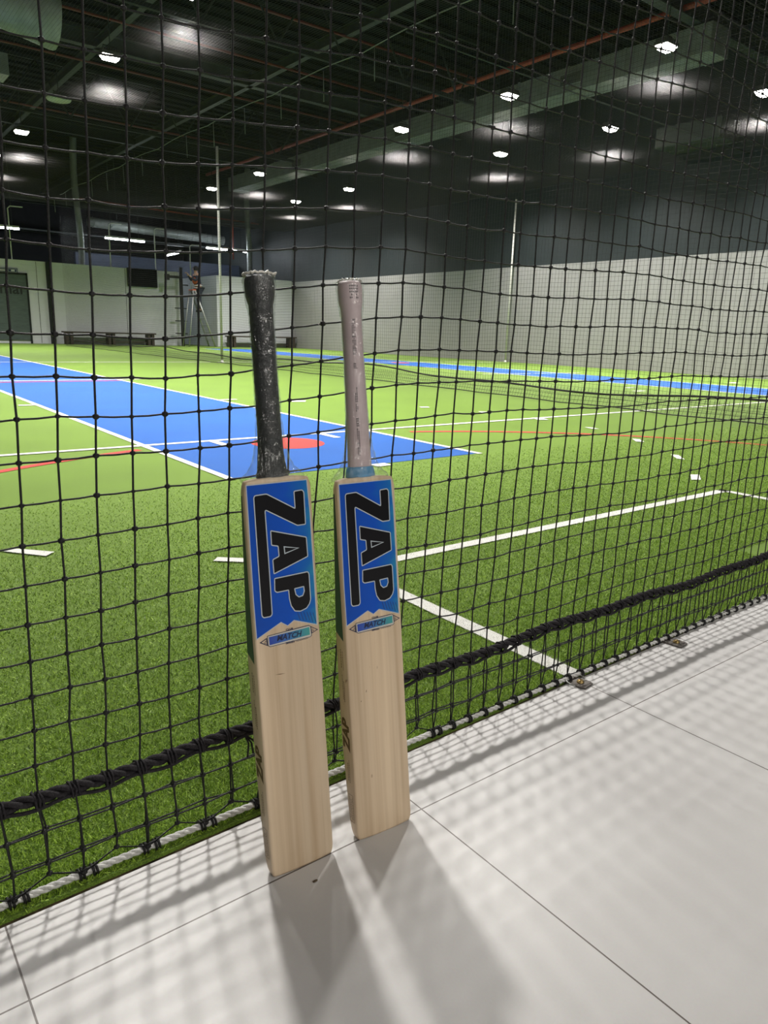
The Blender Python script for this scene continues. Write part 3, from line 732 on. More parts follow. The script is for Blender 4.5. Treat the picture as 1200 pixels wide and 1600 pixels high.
def make_bat(B, label, kind):
    BL = B['bl']; SH = BL - .5753; HS = (B['top'] - .010 - BL) / .285
    root = empty('cricket_bat', B['pos'], bat_matrix(B).to_euler('XYZ'))
    tag(root, label, 'cricket bat', 'cricket bats leaning on the net')
    blade_mesh('blade', root, BL)
    # face sticker and its lettering
    b = MB(); fill(b, Bg, .0004); st = b.build('face_sticker', M['sticker_blue'], root); st.location.z = SH
    b = MB(); outline_ribbon(b, Bg, .0006, .0005); b.build('sticker_trim', M['sticker_line'], st)
    b = MB()
    for k in range(9):
        x0 = 700 + k * 42
        top = cropD(x0 + 20, 640 + (k - 4) ** 2 * 1.5); bot = cropD(x0 + 62, 815 if k > 5 else 790)
        top = (top[0], top[1] - .001)
        if x0 + 62 > 1060: break
        if x0 < 760: continue
        fill(b, [(top[0], top[1]), (top[0] + .0011, top[1]), (bot[0] + .0011, bot[1] + .003), (bot[0], bot[1] + .003)], .00055)
    b.build('sticker_stripes', M['stripe_blue'], st)
    b = MB()
    for q in (Zp, Ap, Pp): fill(b, q, .0007)
    b.build('lettering', M['sticker_black'], st)
    b = MB(); fill(b, Ph, .0008); b.build('letter_counter', M['sticker_blue'], st)
    b = MB()
    for q in (Zp, Ap, Pp, Ah, Ph): outline_ribbon(b, q, .00075, .0010)
    b.build('letter_outline', M['sticker_line'], st)
    # badge under the sticker
    b = MB(); fill(b, badge_o, .0004); bd = b.build('badge', M['sticker_pale'], root); bd.location.z = SH
    b = MB(); outline_ribbon(b, badge_o, .0004, .0006); outline_ribbon(b, arrL, .0006, .0006); outline_ribbon(b, arrR, .0005, .0006)
    for arr, s in ((arrL, 1), (arrR, -1)):
        c = np.mean(arr, 0)
        fill(b, [(c[0] + s*.0002, c[1] + .0016), (c[0] + s*.0022, c[1] + .0012), (c[0] + s*.0022, c[1] + .0003), (c[0] + s*.0002, c[1] + .0007)], .0006)
        fill(b, [(c[0] - s*.0012, c[1] - .0004), (c[0] + s*.0018, c[1] - .0012), (c[0] + s*.0018, c[1] - .0021), (c[0] - s*.0012, c[1] - .0013)], .0006)
    b.build('badge_emblem', M['sticker_navy'], bd)
    b = MB(); fill(b, badge_r, .0006); b.build('badge_bar', M['badge'], bd)
    def place(txt, a, c, hgt, bold=0.03, shear=0.0):
        A_, C_ = np.array(a), np.array(c); mid = (A_ + C_) / 2; ln_ = np.linalg.norm(C_ - A_); dirv = (C_ - A_) / ln_; per = np.array([-dirv[1], dirv[0]])
        tmp = MB(); text_mb(tmp, txt, lambda x, y: (x, y, 0), 1.0, shear, bold)
        xs_ = [p[0] for p in tmp.v]; ys_ = [p[1] for p in tmp.v]; sx = ln_ / (max(xs_) - min(xs_)); sy = hgt / (max(ys_) - min(ys_)); mx_ = (max(xs_) + min(xs_)) / 2; y0 = min(ys_)
        mb = MB(); mb.add([(*( (mid + dirv * (p[0] - mx_) * sx + per * (p[1] - y0) * sy)), ) for p in tmp.v], tmp.f)
        mb.v = [(p[0], -.0008, p[1]) for p in mb.v]; return mb
    place('MATCH', cropD(535, 1045), cropD(872, 972), .0082, .03, .25).build('badge_word', M['sticker_navy'], bd)
    t1 = place('CLUB', cropD(655, 905), cropD(752, 885), .0029, .03); t2 = place('SERIES', cropD(655, 1085), cropD(772, 1058), .0029, .03)
    for tt in (t1, t2): 
        pass
    t1.add(t2.v, t2.f)
    for a, c in (((768, 880), (958, 832)), ((792, 1048), (952, 1006))):
        p, q = cropD(*a), cropD(*c); t1.add([(p[0], -.0008, p[1]), (q[0], -.0008, q[1]), (q[0], -.0008, q[1] + .0005), (p[0], -.0008, p[1] + .0005)], [(0, 1, 2, 3)])
    t1.build('badge_caption', M['sticker_navy'], bd)
    b = MB()
    for (ax, ay), (cx_, cy_), w_ in ((((429, 1054.5), (446, 1052), .0005),) if kind == 'black' else (((402, 1108), (404, 1101), .0009), ((429, 1140), (430, 1137), .0007), ((438, 1124), (439, 1118), .0006))):
        p, q = np.array(uv(ax, ay)), np.array(uv(cx_, cy_)); t_ = (q - p) / np.linalg.norm(q - p); n_ = np.array([-t_[1], t_[0]]) * w_
        fill(b, [tuple(p), tuple((p + q) / 2 + n_), tuple(q), tuple((p + q) / 2 - n_)], .0003)
    b.build('scuff_mark', M['edge_ink'], root)
    # left edge: teal strip above, brown lettering below
    eu = -.0508 - .0004
    def edge_d(v): return float(np.interp(v / BL, [0, .06, .3, .6, .85, 1], [.020, .027, .036, .034, .022, .015]))
    b = MB(); vs_ = np.linspace(.318, BL - .022, 12); pts = []
    for v in vs_: pts += [(eu, .0085, v), (eu, edge_d(v) - .005, v + (.012 if v < .32 else 0))]
    b.add(pts, [(2*i, 2*i+1, 2*i+3, 2*i+2) for i in range(11)]); b.build('edge_sticker', M['edge_teal'], root)
    b = MB()
    text_mb(b, 'ZAP', lambda x, y: (eu, .009 + y, .168 + x), .026, .2, .0012, 'CENTER')
    es = b.build('edge_lettering', M['edge_ink'], root)
    b = MB(); r3 = random.Random(3)
    for v0, v1, d0, w in ((.222, .252, .014, .0016), (.225, .262, .018, .0012), (.128, .092, .013, .0012), (.122, .095, .017, .0014), (.272, .300, .013, .0012), (.275, .302, .018, .0016),
                          (.07, .032, .010, .0010), (.066, .03, .0135, .0010), (.068, .034, .017, .0010)):
        v = min(v0, v1)
        while v < max(v0, v1):
            l = r3.uniform(.0012, .0034); b.add([(eu, d0, v), (eu, d0 + w, v), (eu, d0 + w, v + l), (eu, d0, v + l)], [(0, 1, 2, 3)]); v += l + .0009
    outline_rows = ((.072, .028, .0075, .020),)
    for v1, v0, d0, d1 in outline_rows:
        for a in ((d0, v0, d0 + .0006, v1), (d1, v0, d1 + .0006, v1), (d0, v0, d1, v0 + .0006), (d0, v1, d1, v1 + .0006)):
            b.add([(eu, a[0], a[1]), (eu, a[2], a[1]), (eu, a[2], a[3]), (eu, a[0], a[3])], [(0, 1, 2, 3)])
    b.build('edge_print', M['edge_ink'], es)
    # handle
    def hv(v): return BL + (v - .568) * HS
    def shift(mb_): mb_.v = [(p[0], p[1], hv(p[2])) for p in mb_.v]; return mb_
    if kind == 'black':
        prof = [(.5675, .0240, .0160), (.572, .0230, .0160), (.58, .0210, .0160), (.60, .0180, .0160), (.64, .0168, .0155), (.74, .0160, .0150), (.80, .0163, .0155), (.813, .0166, .0160), (.820, .0188, .0175), (.827, .0203, .0185), (.845, .0208, .0187), (.850, .0198, .018), (.853, .017, .016)]
        gm = M['grip_black']
    else:
        prof = [(.5675, .0200, .0160), (.585, .0188, .0160), (.62, .0176, .0155), (.68, .0165, .0150), (.74, .0152, .0145), (.80, .0150, .0145), (.814, .0155, .015), (.824, .0180, .0170), (.846, .0185, .0172), (.851, .0178, .0165), (.854, .015, .014)]
        gm = M['grip_mauve']
    ip = interp_prof(prof, .006); ip.append(prof[-1])
    b, n = sleeve(ip, dep, 32)
    b.f.append(tuple(len(b.v) - n + k for k in range(n))); b.smooth.append(False)
    b.f.append(tuple(range(n - 1, -1, -1))); b.smooth.append(False)
    shift(b); hd = b.build('handle_grip', gm, root)
    if kind == 'black':
        # moulded ribs of the grip
        b = MB()
        for k in range(18):
            v = .60 + k * .012; hw = float(np.interp(v, [p[0] for p in prof], [p[1] for p in prof])); hdp = float(np.interp(v, [p[0] for p in prof], [p[2] for p in prof]))
            b.tube([(hw * math.cos(a), dep(v) + hdp * math.sin(a), v + .004 * math.sin(a * 2)) for a in np.linspace(0, 2 * math.pi, 25)[:-1]], .0006, 5, closed=True)
        shift(b); b.build('grip_ribs', gm, hd)
    else:
        bb, n = sleeve([(.5672, .0236, .0160), (.5690, .0240, .0180), (.575, .0232, .0178), (.581, .0215, .0172), (.583, .0195, .0165)], dep, 32)
        shift(bb); bb.build('handle_collar', M['collar_blue'], root)
        # column of small print wrapped round the grip, and the stamp on the knob
        b = MB(); r4 = random.Random(9)
        def on_grip(v, a):
            hw = float(np.interp(v, [p[0] for p in prof], [p[1] for p in prof])) + .0004; hdp = float(np.interp(v, [p[0] for p in prof], [p[2] for p in prof])) + .0004
            return (hw * math.cos(a), dep(v) + hdp * math.sin(a), v)
        def dab(v0, v1, a0, a1): b.add([on_grip(v0, a0), on_grip(v0, a1), on_grip(v1, a1), on_grip(v1, a0)], [(0, 1, 2, 3)])
        a_c = math.radians(238)
        for seg in ((.748, .80), (.728, .734), (.665, .70), (.60, .655)):
            v = seg[0]
            while v < seg[1]:
                l = r4.uniform(.001, .003)
                for col_ in range(3 if seg[1] > .7 else 2):
                    if r4.random() < .75: dab(v, v + l, a_c + col_ * .13, a_c + col_ * .13 + .08)
                v += l + .001
        for row in range(5):
            for c_ in range(6):
                if r4.random() < .85 and not (row < 2 and c_ in (2, 3)): dab(.828 + row * .0042, .8305 + row * .0042, a_c + .0 + c_ * .13, a_c + .08 + c_ * .13)
        shift(b); b.build('grip_print', M['print_grey'], hd)
    # clear shrink film round handle and shoulders
    fp = [(.562, .0480, .0150), (.567, .0490, .0170), (.572, .0440, .0185), (.580, .0345, .0188), (.593, .0275, .0185), (.613, .0225, .0175), (.65, .0185, .0165), (.74, .0172, .016), (.80, .0178, .0165), (.822, .0212, .0195), (.848, .0226, .0205), (.856, .0218, .0195), (.858, .016, .014)]
    if kind != 'black': fp = [(v, hw - (.0015 if v > .7 else 0), d_ - (.001 if v > .7 else 0)) for v, hw, d_ in fp]
    fi = interp_prof(fp, .005); fi.append(fp[-1])
    b, n = sleeve(fi, dep, 36, .025 if kind == 'black' else .018, 5 if kind == 'black' else 8)
    shift(b); b.build('clear_wrap', M['film'], root)
    if kind == 'black':
        # puckered rim of the wrap over the knob
        b = MB(); pts = []
        for k in range(40):
            a = 2 * math.pi * k / 40; r = 1 + .10 * math.sin(k * 2.3) + .07 * math.sin(k * 5.1); pts.append((.0205 * math.cos(a) * r, dep(0) + .0185 * math.sin(a) * r, .8555 + .0015 * math.sin(k * 3.7)))
        b.tube(pts, .0017, 6, closed=True); shift(b); b.build('wrap_rim', M['sticker_pale'], root)
    else:
        b = MB(); pts = []
        for k in range(40):
            a = 2 * math.pi * k / 40; r = 1 + .05 * math.sin(k * 2.3); pts.append((.0172 * math.cos(a) * r, dep(0) + .0160 * math.sin(a) * r, .8555 + .0012 * math.sin(k * 3.1)))
        b.tube(pts, .0010, 6, closed=True); shift(b); b.build('wrap_rim', M['sticker_pale'], root)
    return root
make_bat(L_BAT, 'wooden cricket bat with black handle grip, blue sticker, leaning on the net', 'black')
make_bat(R_BAT, 'wooden cricket bat with mauve handle grip and light blue collar, leaning on the net', 'mauve')
# a scrap of grit on the tile by the bats
b = MB(); b.lathe([(0, .0005), (.0032, .0005), (.003, .002), (0, .0026)], 0, 0, 7)
g_ = b.build('grit_crumb', M['edge_dirt']); g_.location = (.478, .742, 0); g_.scale = (1.3, .5, 1)
tag(g_, 'tiny dark crumb on the tile in front of the black-handled bat', 'crumb')

# ------------------------------------------------------------------ divider net and roof nets
NZ = 4.94; NX = 7.25
dv = empty('divider_net', (NX, 15, 0)); tag(dv, 'long fine black divider net hanging between the two pitches', 'net')
ys = np.arange(1.2, 27.6, .05); zs2 = np.arange(.10, NZ, .05)
yk = np.arange(1.2, 27.7, .5)
def sway(y, z): return .035 * np.sin(y * .9) * np.clip(1 - z / NZ, 0, 1) + .02 * np.sin(y * 2.7 + 1) * np.clip(1 - z, 0, 1)
vp = np.stack(np.meshgrid(ys, np.linspace(.1, NZ, 8), indexing='ij'), -1); vert = np.stack([sway(vp[..., 0], vp[..., 1]), vp[..., 0] - 15, vp[..., 1]], -1)
hp = np.stack(np.meshgrid(zs2, yk, indexing='ij'), -1); hor = np.stack([sway(hp[..., 1], hp[..., 0]), hp[..., 1] - 15, hp[..., 0] + .02 * np.sin(hp[..., 1] * 1.3) + .01 * np.sin(hp[..., 1] * 3.1)], -1)
v, f = merge([np_tubes(vert, .0013, AX, AY, 3), np_tubes(hor, .0013, AX, AZ, 3)])
np_mesh('divider_netting', v, f, M['black_twine'], dv, smooth=False)
# skirt trailing on the turf, with the dark lead line above it
yy2 = np.arange(1.2, 27.6, .1)
top = MB().tube([(float(sway(y, .2)) , y - 15, .20 + .045 * math.sin(y * .75) + .02 * math.sin(y * 2.1)) for y in yy2], .011, 6); top.build('lead_line', M['black_rope'], dv)
sk2 = []
for r, (dx_, z_) in enumerate(((-.02, .15), (-.04, .10), (-.055, .055), (-.075, .012))):
    sk2.append(np_tubes(np.stack([dx_ + sway(yy2, z_) + .012 * np.sin(yy2 * 5 + r), yy2 - 15, z_ + .012 * np.abs(np.sin(yy2 * 2.2))], -1)[None], .002 if r < 3 else .006, AX, AZ, 4))
ys3 = np.arange(1.2, 27.6, .05)
sk2.append(np_tubes(np.stack([np.stack([-.0 + sway(ys3, .2), ys3 - 15, np.full(len(ys3), .2)], -1), np.stack([-.075 + sway(ys3, 0), ys3 - 15, np.full(len(ys3), .01)], -1)], 1), .0018, AX, AY, 3))
v, f = merge(sk2); np_mesh('divider_skirt', v, f, M['black_twine'], dv, smooth=False)
hr = MB(); hr.tube([(.0, y - 15, NZ + .05 * abs(math.sin((y - 1.7) * math.pi / 2.8)) - .03) for y in np.arange(1.7, 27.3, .35)], .009, 6); hr.build('head_rope', M['cord_grey'], dv)
for k in range(16):
    y = 7.0 + k * 1.4
    MB().cyl((0, y - 15, NZ - .02), (.01, y - 15, NZ - .48), .008, 6).build('cord_tail', M['cord_grey'], dv)

def roof_net(x0, x1, y0, y1, label):
    xg = np.arange(x0, x1, .05); yg = np.arange(y0, y1, .05)
    def sag(x, y): return NZ - .10 * np.sin((x - x0) / (x1 - x0) * np.pi) * np.abs(np.sin(y * .35))
    a = np.linspace(y0, y1, 40); b_ = np.linspace(x0, x1, 14)
    p1 = np.stack(np.meshgrid(xg, a, indexing='ij'), -1); p1 = np.concatenate([p1, sag(p1[..., 0], p1[..., 1])[..., None]], -1)
    p2 = np.stack(np.meshgrid(b_, yg, indexing='ij'), -1).transpose(1, 0, 2); p2 = np.concatenate([p2, sag(p2[..., 0], p2[..., 1])[..., None]], -1)
    v, f = merge([np_tubes(p1, .0014, AX, AZ, 4), np_tubes(p2, .0014, AY, AZ, 4)])
    o = np_mesh('roof_net', v, f, M['far_twine'], None, smooth=False); tag(o, label, 'net'); return o
roof_net(-2.2, NX, .95, 29.5, 'fine black roof net over the near pitch, left of the divider net')
roof_net(NX, XW - .05, .95, 29.5, 'fine black roof net over the far pitch, beside the right wall')
cb = MB().tube([(x, 9.05, NZ - .02 - .03 * math.sin((x - NX) / (XW - NX) * math.pi)) for x in np.linspace(NX, XW, 14)], .014, 6).build('roof_net_cable', M['steel_grey'])
tag(cb, 'grey cable carrying the roof net across the far pitch', 'cable')

# ------------------------------------------------------------------ hall lamps
def lamp(x, y, label, lit=True):
    t = empty('high_bay_lamp', (x, y, 5.515)); tag(t, label, 'lamp', 'lit high-bay lamps under the roof')
    b = MB(); b.box(-.175, -.125, .015, .175, .125, .05)
    for k in range(8): b.box(-.155 + k * .043, -.11, .05, -.142 + k * .043, .11, .095)
    b.build('lamp_housing', M['lamp_body'], t)
    MB().add([(-.16, -.11, .0), (.16, -.11, .0), (.16, .11, .0), (-.16, .11, .0), (-.12, -.08, -.065), (.12, -.08, -.065), (.12, .08, -.065), (-.12, .08, -.065)], [(7, 6, 5, 4), (0, 1, 5, 4), (1, 2, 6, 5), (2, 3, 7, 6), (3, 0, 4, 7)]).build('lens', M['lamp_glow'], t)
    r = MB(); r.box(-.177, -.127, -.004, -.16, .127, .02); r.box(.16, -.127, -.004, .177, .127, .02); r.box(-.16, -.127, -.004, .16, -.11, .02); r.box(-.16, .11, -.004, .16, .127, .02)
    r.build('lens_rim', M['lamp_body'], t)
    sl = bpy.data.lights.new('lamp_light', 'SPOT'); sl.energy = HIGH_BAY_WATTS; sl.color = (1.0, .965, .915); sl.spot_size = math.radians(132); sl.spot_blend = 1.0; sl.shadow_soft_size = .155
    so = link(bpy.data.objects.new('lamp_light', sl), t); so.location = (0, 0, -.205)
    c = MB(); c.tube([(-.125, 0, .04), (-.125, 0, .16), (.125, 0, .16), (.125, 0, .04)], .010, 6); c.cyl((0, 0, .16), (0, 0, 2.09), .010, 6)
    c.build('drop_rod', M['steel_dark'], t)
ordn = ['first', 'second', 'third', 'fourth', 'fifth', 'sixth']
rows = {1.58: 'over the near edge of the near pitch', 5.0: 'over the far edge of the near pitch', 11.85: 'in the row beside the roof duct', 15.25: 'in the row nearest the right wall'}
for x, wh_ in rows.items():
    for i, y in enumerate((4.4, 7.9, 11.4, 14.85, 21.9, 25.4)):
        special = {(5.0, 21.9): 'bright high-bay lamp at the left edge of the view, far along the left row',
                   (5.0, 14.85): 'bright high-bay lamp at upper left, hanging beside the grey roof beam',
                   (5.0, 11.4): 'bright high-bay lamp cut by the top edge of the view, at upper left'}
        lamp(x, y, special.get((x, y)) or 'bright high-bay lamp %s, %s counted from the back' % (wh_, ordn[5 - i]))
t = empty('round_roof_disc', (5.0, 18.35, 5.5)); tag(t, 'pale round unlit disc lamp under the dark roof at the left', 'lamp')
MB().lathe([(0, 0), (.24, 0), (.26, .03), (.2, .07), (0, .08)]).build('disc_body', M['white_paint'], t); MB().cyl((0, 0, .07), (0, 0, 2.11), .01, 6).build('drop_rod', M['steel_dark'], t)

# ------------------------------------------------------------------ roof steel, duct, pipes
def beam_x(y, z, x0, x1, h, label, mt='steel_dark', w=.16):
    b = MB(); b.box(x0, y - w/2, z, x1, y + w/2, z + .02); b.box(x0, y - w/2, z + h, x1, y + w/2, z + h + .02); b.box(x0, y - .008, z + .02, x1, y + .008, z + h)
    tag(b.build('roof_beam', M[mt]), label, 'beam', None, 'structure')
def beam_y(x, z, y0, y1, h, label, mt='steel_dark', w=.16):
    b = MB(); b.box(x - w/2, y0, z, x + w/2, y1, z + .02); b.box(x - w/2, y0, z + h, x + w/2, y1, z + h + .02); b.box(x - .008, y0, z + .02, x + .008, y1, z + h)
    tag(b.build('roof_beam', M[mt]), label, 'beam', None, 'structure')
beam_x(18.6, 6.8, -9, XW, .3, 'dark steel roof beam crossing the hall at mid depth', 'steel_grey', .2)
beam_x(8.75, 6.6, 7.5, XW, .3, 'grey steel beam crossing above the duct at upper right', 'steel_grey', .22)
beam_x(27.0, 6.8, -9, XW, .3, 'dark steel roof beam near the back wall')
for x, lb, mt_ in ((6.0, 'grey roof beam running away above the left lamps', 'steel_grey'), (9.8, 'grey roof beam running away over the divider net', 'steel_grey'), (1.0, 'dark roof beam over the near pitch', 'steel_dark')):
    beam_y(x, 6.8, 1, 40, .2, lb, mt_, .14)
def truss(y, lb):
    b = MB(); x = -8.0
    while x < 13.0:
        b.cyl((x, y, 6.2), (x + .8, y, 7.45), .022, 6); b.cyl((x + .8, y, 7.45), (x + 1.6, y, 6.2), .022, 6); x += 1.6
    b.box(-9, y - .04, 6.14, 13.4, y + .04, 6.22); b.box(-9, y - .04, 7.42, 13.4, y + .04, 7.5)
    tag(b.build('roof_truss', M['steel_dark']), lb, 'truss', None, 'structure')
truss(14.0, 'thin dark lattice truss under the roof, nearer one'); truss(22.5, 'thin dark lattice truss under the roof, farther one')

def pipe(path, r, label, mt='red_pipe', name='sprinkler_pipe', cat='pipe'):
    o = MB().tube(path, r, 10).build(name, M[mt]); tag(o, label, cat); return o
pipe([(13.55, 1.5, 6.75), (13.55, 29.5, 6.75)], .055, 'thick red sprinkler pipe running away beside the grey duct')
for y, lb in ((14.2, 'thin red sprinkler branch pipe crossing above the divider net'), (16.75, 'thin red sprinkler branch pipe at upper left'), (19.6, 'thin red sprinkler branch pipe behind the grey roof beam'), (24.5, 'thin red sprinkler branch pipe far back under the roof')):
    pipe([(-8.5, y, 6.8), (13.5, y, 6.8)], .028, lb, 'red_branch')
du = empty('air_duct', (14, 8, 6.07)); tag(du, 'long rectangular grey air duct running away under the roof at right', 'duct')
b = MB(); b.box(0, .4, 0, .65, 20.5, .5)
for k in range(14): b.box(-.015, .8 + k * 1.45, -.015, .665, .85 + k * 1.45, .515)
b.build('duct_body', M['galv'], du)
for k, y in enumerate((3.3, 9.2, 14.9)):
    g = MB(); g.box(-.05, y, .12, -.012, y + .62, .36); gr_ = g.build('vent_grille', M['galv'], du)
    s = MB()
    for q in range(8): s.box(-.056, y + .03, .14 + q * .026, -.05, y + .59, .152 + q * .026)
    s.build('louver', M['steel_dark'], gr_)
for k in range(5):
    MB().box(-.02, 1.8 + k * 4, .5, .67, 1.84 + k * 4, 1.5).build('hanger', M['steel_dark'], du)
# flared duct end and pale panel at the upper left
hd_ = empty('flared_duct_end', (3.95, 15.6, 6.0)); tag(hd_, 'pale flared ventilation duct end at the top left corner of the roof', 'duct')
b = MB(); b.tube([(-4.5, 0, .25), (-.9, 0, .25)], .42, 20); b.build('duct_run', M['galv'], hd_); c = MB(); c.cyl((-1.5, 0, .6), (-1.5, 0, 1.6), .02, 6); c.cyl((-3.5, 0, .6), (-3.5, 0, 1.6), .02, 6); c.build('hanger', M['steel_dark'], hd_)
b = MB(); b.tube([(-.9, 0, .25), (-.45, -.02, .22), (.25, -.05, .18), (.3, -.05, .18)], [.42, .46, .56, .56], 20, cap=False); b.build('flare', M['galv'], hd_)
o = MB().box(2.6, 20.2, 6.3, 4.45, 20.9, 6.75).build('air_handling_box', M['galv']); tag(o, 'pale green-grey air handling box at the left edge under the roof', 'air unit')
au = MB(); au.box(16.3, 9.3, 5.15, 17.15, 10.9, 5.6); o = au.build('wall_air_unit', M['dim_unit'], None, .03); tag(o, 'grey air unit high on the right wall above the roof net', 'air unit')

# ------------------------------------------------------------------ white poles
def pole(x, y, h, label):
    t = empty('marker_pole', (x, y, 0)); tag(t, label, 'pole', 'white poles at the halfway line')
    MB().cyl((0, 0, .01), (0, 0, h), .028, 10).build('pole_shaft', M['white_paint'], t)
    MB().lathe([(0, 0), (.05, 0), (.05, .012), (.033, .02), (.033, .06), (0, .06)], 0, 0, 14).build('pole_foot', M['white_paint'], t)
pole(NX + .12, 15.5, 4.5, 'tall thin white pole beside the divider net on the halfway line')
pole(XW - .2, 15.8, 4.7, 'tall thin white pole against the right wall')

# ------------------------------------------------------------------ back of the hall
# door, sign
dr = empty('door_1', (5.78, YB, 0)); tag(dr, 'dark green door panel with large letters at the left of the back wall', 'door', None, 'structure')
MB().box(-.8, -.04, .12, .79, -.005, 2.43).build('door_leaf', M['curtain'], dr)
fr = MB(); fr.box(-.86, -.06, .0, -.8, 0, 2.5); fr.box(.79, -.06, .0, .85, 0, 2.5); fr.box(-.86, -.06, 2.43, .85, 0, 2.5); fr.build('door_frame', M['steel_dark'], dr)
b = MB(); text_mb(b, 'mar', lambda x, y: (x - .12, -.045, 1.76 + y), .55, 0, .01, 'LEFT'); b.build('lettering', M['sign_dark'], dr)
sg = empty('direction_sign', (5.86, YB - .03, 2.56)); tag(sg, 'small navy sign with white bar above the dark green door', 'sign')
MB().box(-.62, -.02, -.085, .46, .02, .085).build('sign_board', M['sign_navy'], sg)
s = MB()
for a in ((-.59, -.06, .43, -.05), (-.59, .05, .43, .06), (-.59, -.06, -.58, .06), (.42, -.06, .43, .06), (-.18, -.02, .15, .015)): s.box(a[0], -.024, a[1], a[2], -.02, a[3])
s.box(.24, -.024, -.03, .36, -.02, .03); s.box(-.4, -.024, -.03, -.28, -.02, .03)
s.build('sign_marks', M['white_paint'], sg)
# dark post on the wall and panel seams
o = MB().box(7.28, YB - .12, 0, 7.42, YB - .01, 2.95).build('wall_post', M['steel_dark']); tag(o, 'dark steel post standing against the back wall right of the door', 'post')
for x in (6.95, 10.2):
    MB().box(x, YB - .006, 0.02, x + .015, YB - .001, 2.93).build('trim_1', M['steel_grey'])['kind'] = 'structure'
tv = empty('wall_screen', (10.88, YB - .02, 2.62)); tag(tv, 'large black wall screen high on the back wall', 'screen')
MB().box(-.6, -.07, -.35, .6, -.01, .35).build('screen_bezel', M['steel_dark'], tv, .01)
MB().add([(-.575, -.072, -.325), (.575, -.072, -.325), (.575, -.072, .325), (-.575, -.072, .325)], [(0, 1, 2, 3)]).build('screen_glass', M['screen'], tv)
for k, (x0, x1, hgt, lb, yb_, nl) in enumerate(((7.62, 11.14, .48, 'long dark bench against the back wall below the screen', 29.6, 3), (13.85, 17.1, .47, 'dark bench against the right-hand bay of the back wall', 28.6, 2))):
    t = empty('bench', ((x0 + x1) / 2, yb_, 0)); tag(t, lb, 'bench', 'benches along the back wall'); hw = (x1 - x0) / 2
    s = MB()
    for q in range(3): s.box(-hw, -.2 + q * .14, hgt - .05, hw, -.08 + q * .14, hgt)
    s.build('seat', M['bench'], t)
    for q in range(nl):
        xx_ = -hw + .2 + q * (2 * hw - .4) / (nl - 1)
        l = MB(); l.box(xx_ - .13, -.17, 0, xx_ - .03, .17, hgt - .05); l.box(xx_ + .03, -.17, 0, xx_ + .13, .17, hgt - .05); l.build('leg', M['bench'], t)
    r = MB().box(-hw + .1, -.02, .1, hw - .1, .02, .14).build('stretcher', M['bench'], t)
# black post with rungs and a side arm
t = empty('rung_post', (12.26, 29.4, 0)); tag(t, 'tall black post with short rungs and a side arm beside the ladder', 'post')
MB().box(-.055, -.05, 0, .055, .05, 3.1).build('post_shaft', M['hair'], t)
for z in (.5, 1.0, 1.5): MB().box(-.3, -.02, z - .02, .2, .02, z + .02).build('rung', M['hair'], t)
MB().box(-.55, -.03, 2.66, -.05, .03, 2.76).build('side_arm', M['hair'], t); MB().box(-.66, -.07, 2.58, -.5, .07, 2.8).build('arm_head', M['hair'], t)
MB().box(.05, -.02, 2.4, .3, .02, 2.44).build('bracket', M['hair'], t)
# stepladder
t = empty('step_ladder', (12.75, 28.8, 0)); tag(t, 'silver stepladder with a worker standing on it at the back wall', 'ladder')
TOPX, TOPZ = -.25, 2.2
for y in (-.26, .26):
    MB().tube([(.52, y * 1.2, 0), (TOPX, y * .8, TOPZ)], .034, 6).build('rail', M['alu'], t)
    MB().tube([(-.62, y * 1.2, 0), (TOPX - .06, y * .8, TOPZ)], .024, 6).build('rear_rail', M['alu'], t)
for k in range(1, 8):
    f = k / 8; x = .52 + (TOPX - .52) * f; MB().box(x - .05, -.3 + .1 * f, TOPZ * f - .015, x + .05, .3 - .1 * f, TOPZ * f + .015).build('step', M['alu'], t)
MB().box(TOPX - .10, -.20, TOPZ, TOPX + .05, .20, TOPZ + .04).build('top_cap', M['orange'], t)

# worker: one skinned body, clothes as children
def skin_body(name, pts, edges, radii, mt, parent, root=0, sub=2):
    me = bpy.data.meshes.new(name); me.from_pydata(pts, edges, []); o = link(bpy.data.objects.new(name, me), parent)
    o.modifiers.new('skin', 'SKIN')
    for i, r in enumerate(radii):
        sv = me.skin_vertices[0].data[i]; sv.radius = (r, r) if not hasattr(r, '__len__') else r; sv.use_root = (i == root)
    ss = o.modifiers.new('subsurf', 'SUBSURF'); ss.levels = sub; ss.render_levels = sub
    me.materials.append(mt); return o
pr = empty('person', (12.72, 28.8, 1.37))
tag(pr, 'worker in dark clothes and orange vest on the ladder, reaching to the black post', 'person')
# local: x right, y away, z up; feet on a step
pts = [(0, 0, .90), (-.02, 0, 1.12), (-.05, 0, 1.32), (-.06, 0, 1.43), (-.085, -.01, 1.52), (-.09, -.01, 1.66),    # pelvis..head
       (.02, -.10, .86), (-.01, -.11, .48), (.05, -.11, .08), (-.08, -.11, .04),                                  # near leg
       (.03, .10, .86), (.06, .12, .48), (.12, .12, .08), (.0, .12, .04),                                       # far leg
       (-.05, -.19, 1.38), (-.20, -.24, 1.20), (-.36, -.16, 1.34), (-.42, -.14, 1.37),                            # near arm
       (-.05, .19, 1.38), (-.19, .22, 1.22), (-.34, .14, 1.44), (-.40, .12, 1.48)]
edges = [(0,1),(1,2),(2,3),(3,4),(4,5),(0,6),(6,7),(7,8),(8,9),(0,10),(10,11),(11,12),(12,13),(3,14),(14,15),(15,16),(16,17),(3,18),(18,19),(19,20),(20,21)]
radii = [.15, .135, .155, .12, .055, .095, .10, .065, .042, .04, .10, .065, .042, .04, .07, .048, .034, .03, .07, .048, .034, .03]
skin_body('body', pts, edges, radii, M['skin'], pr)
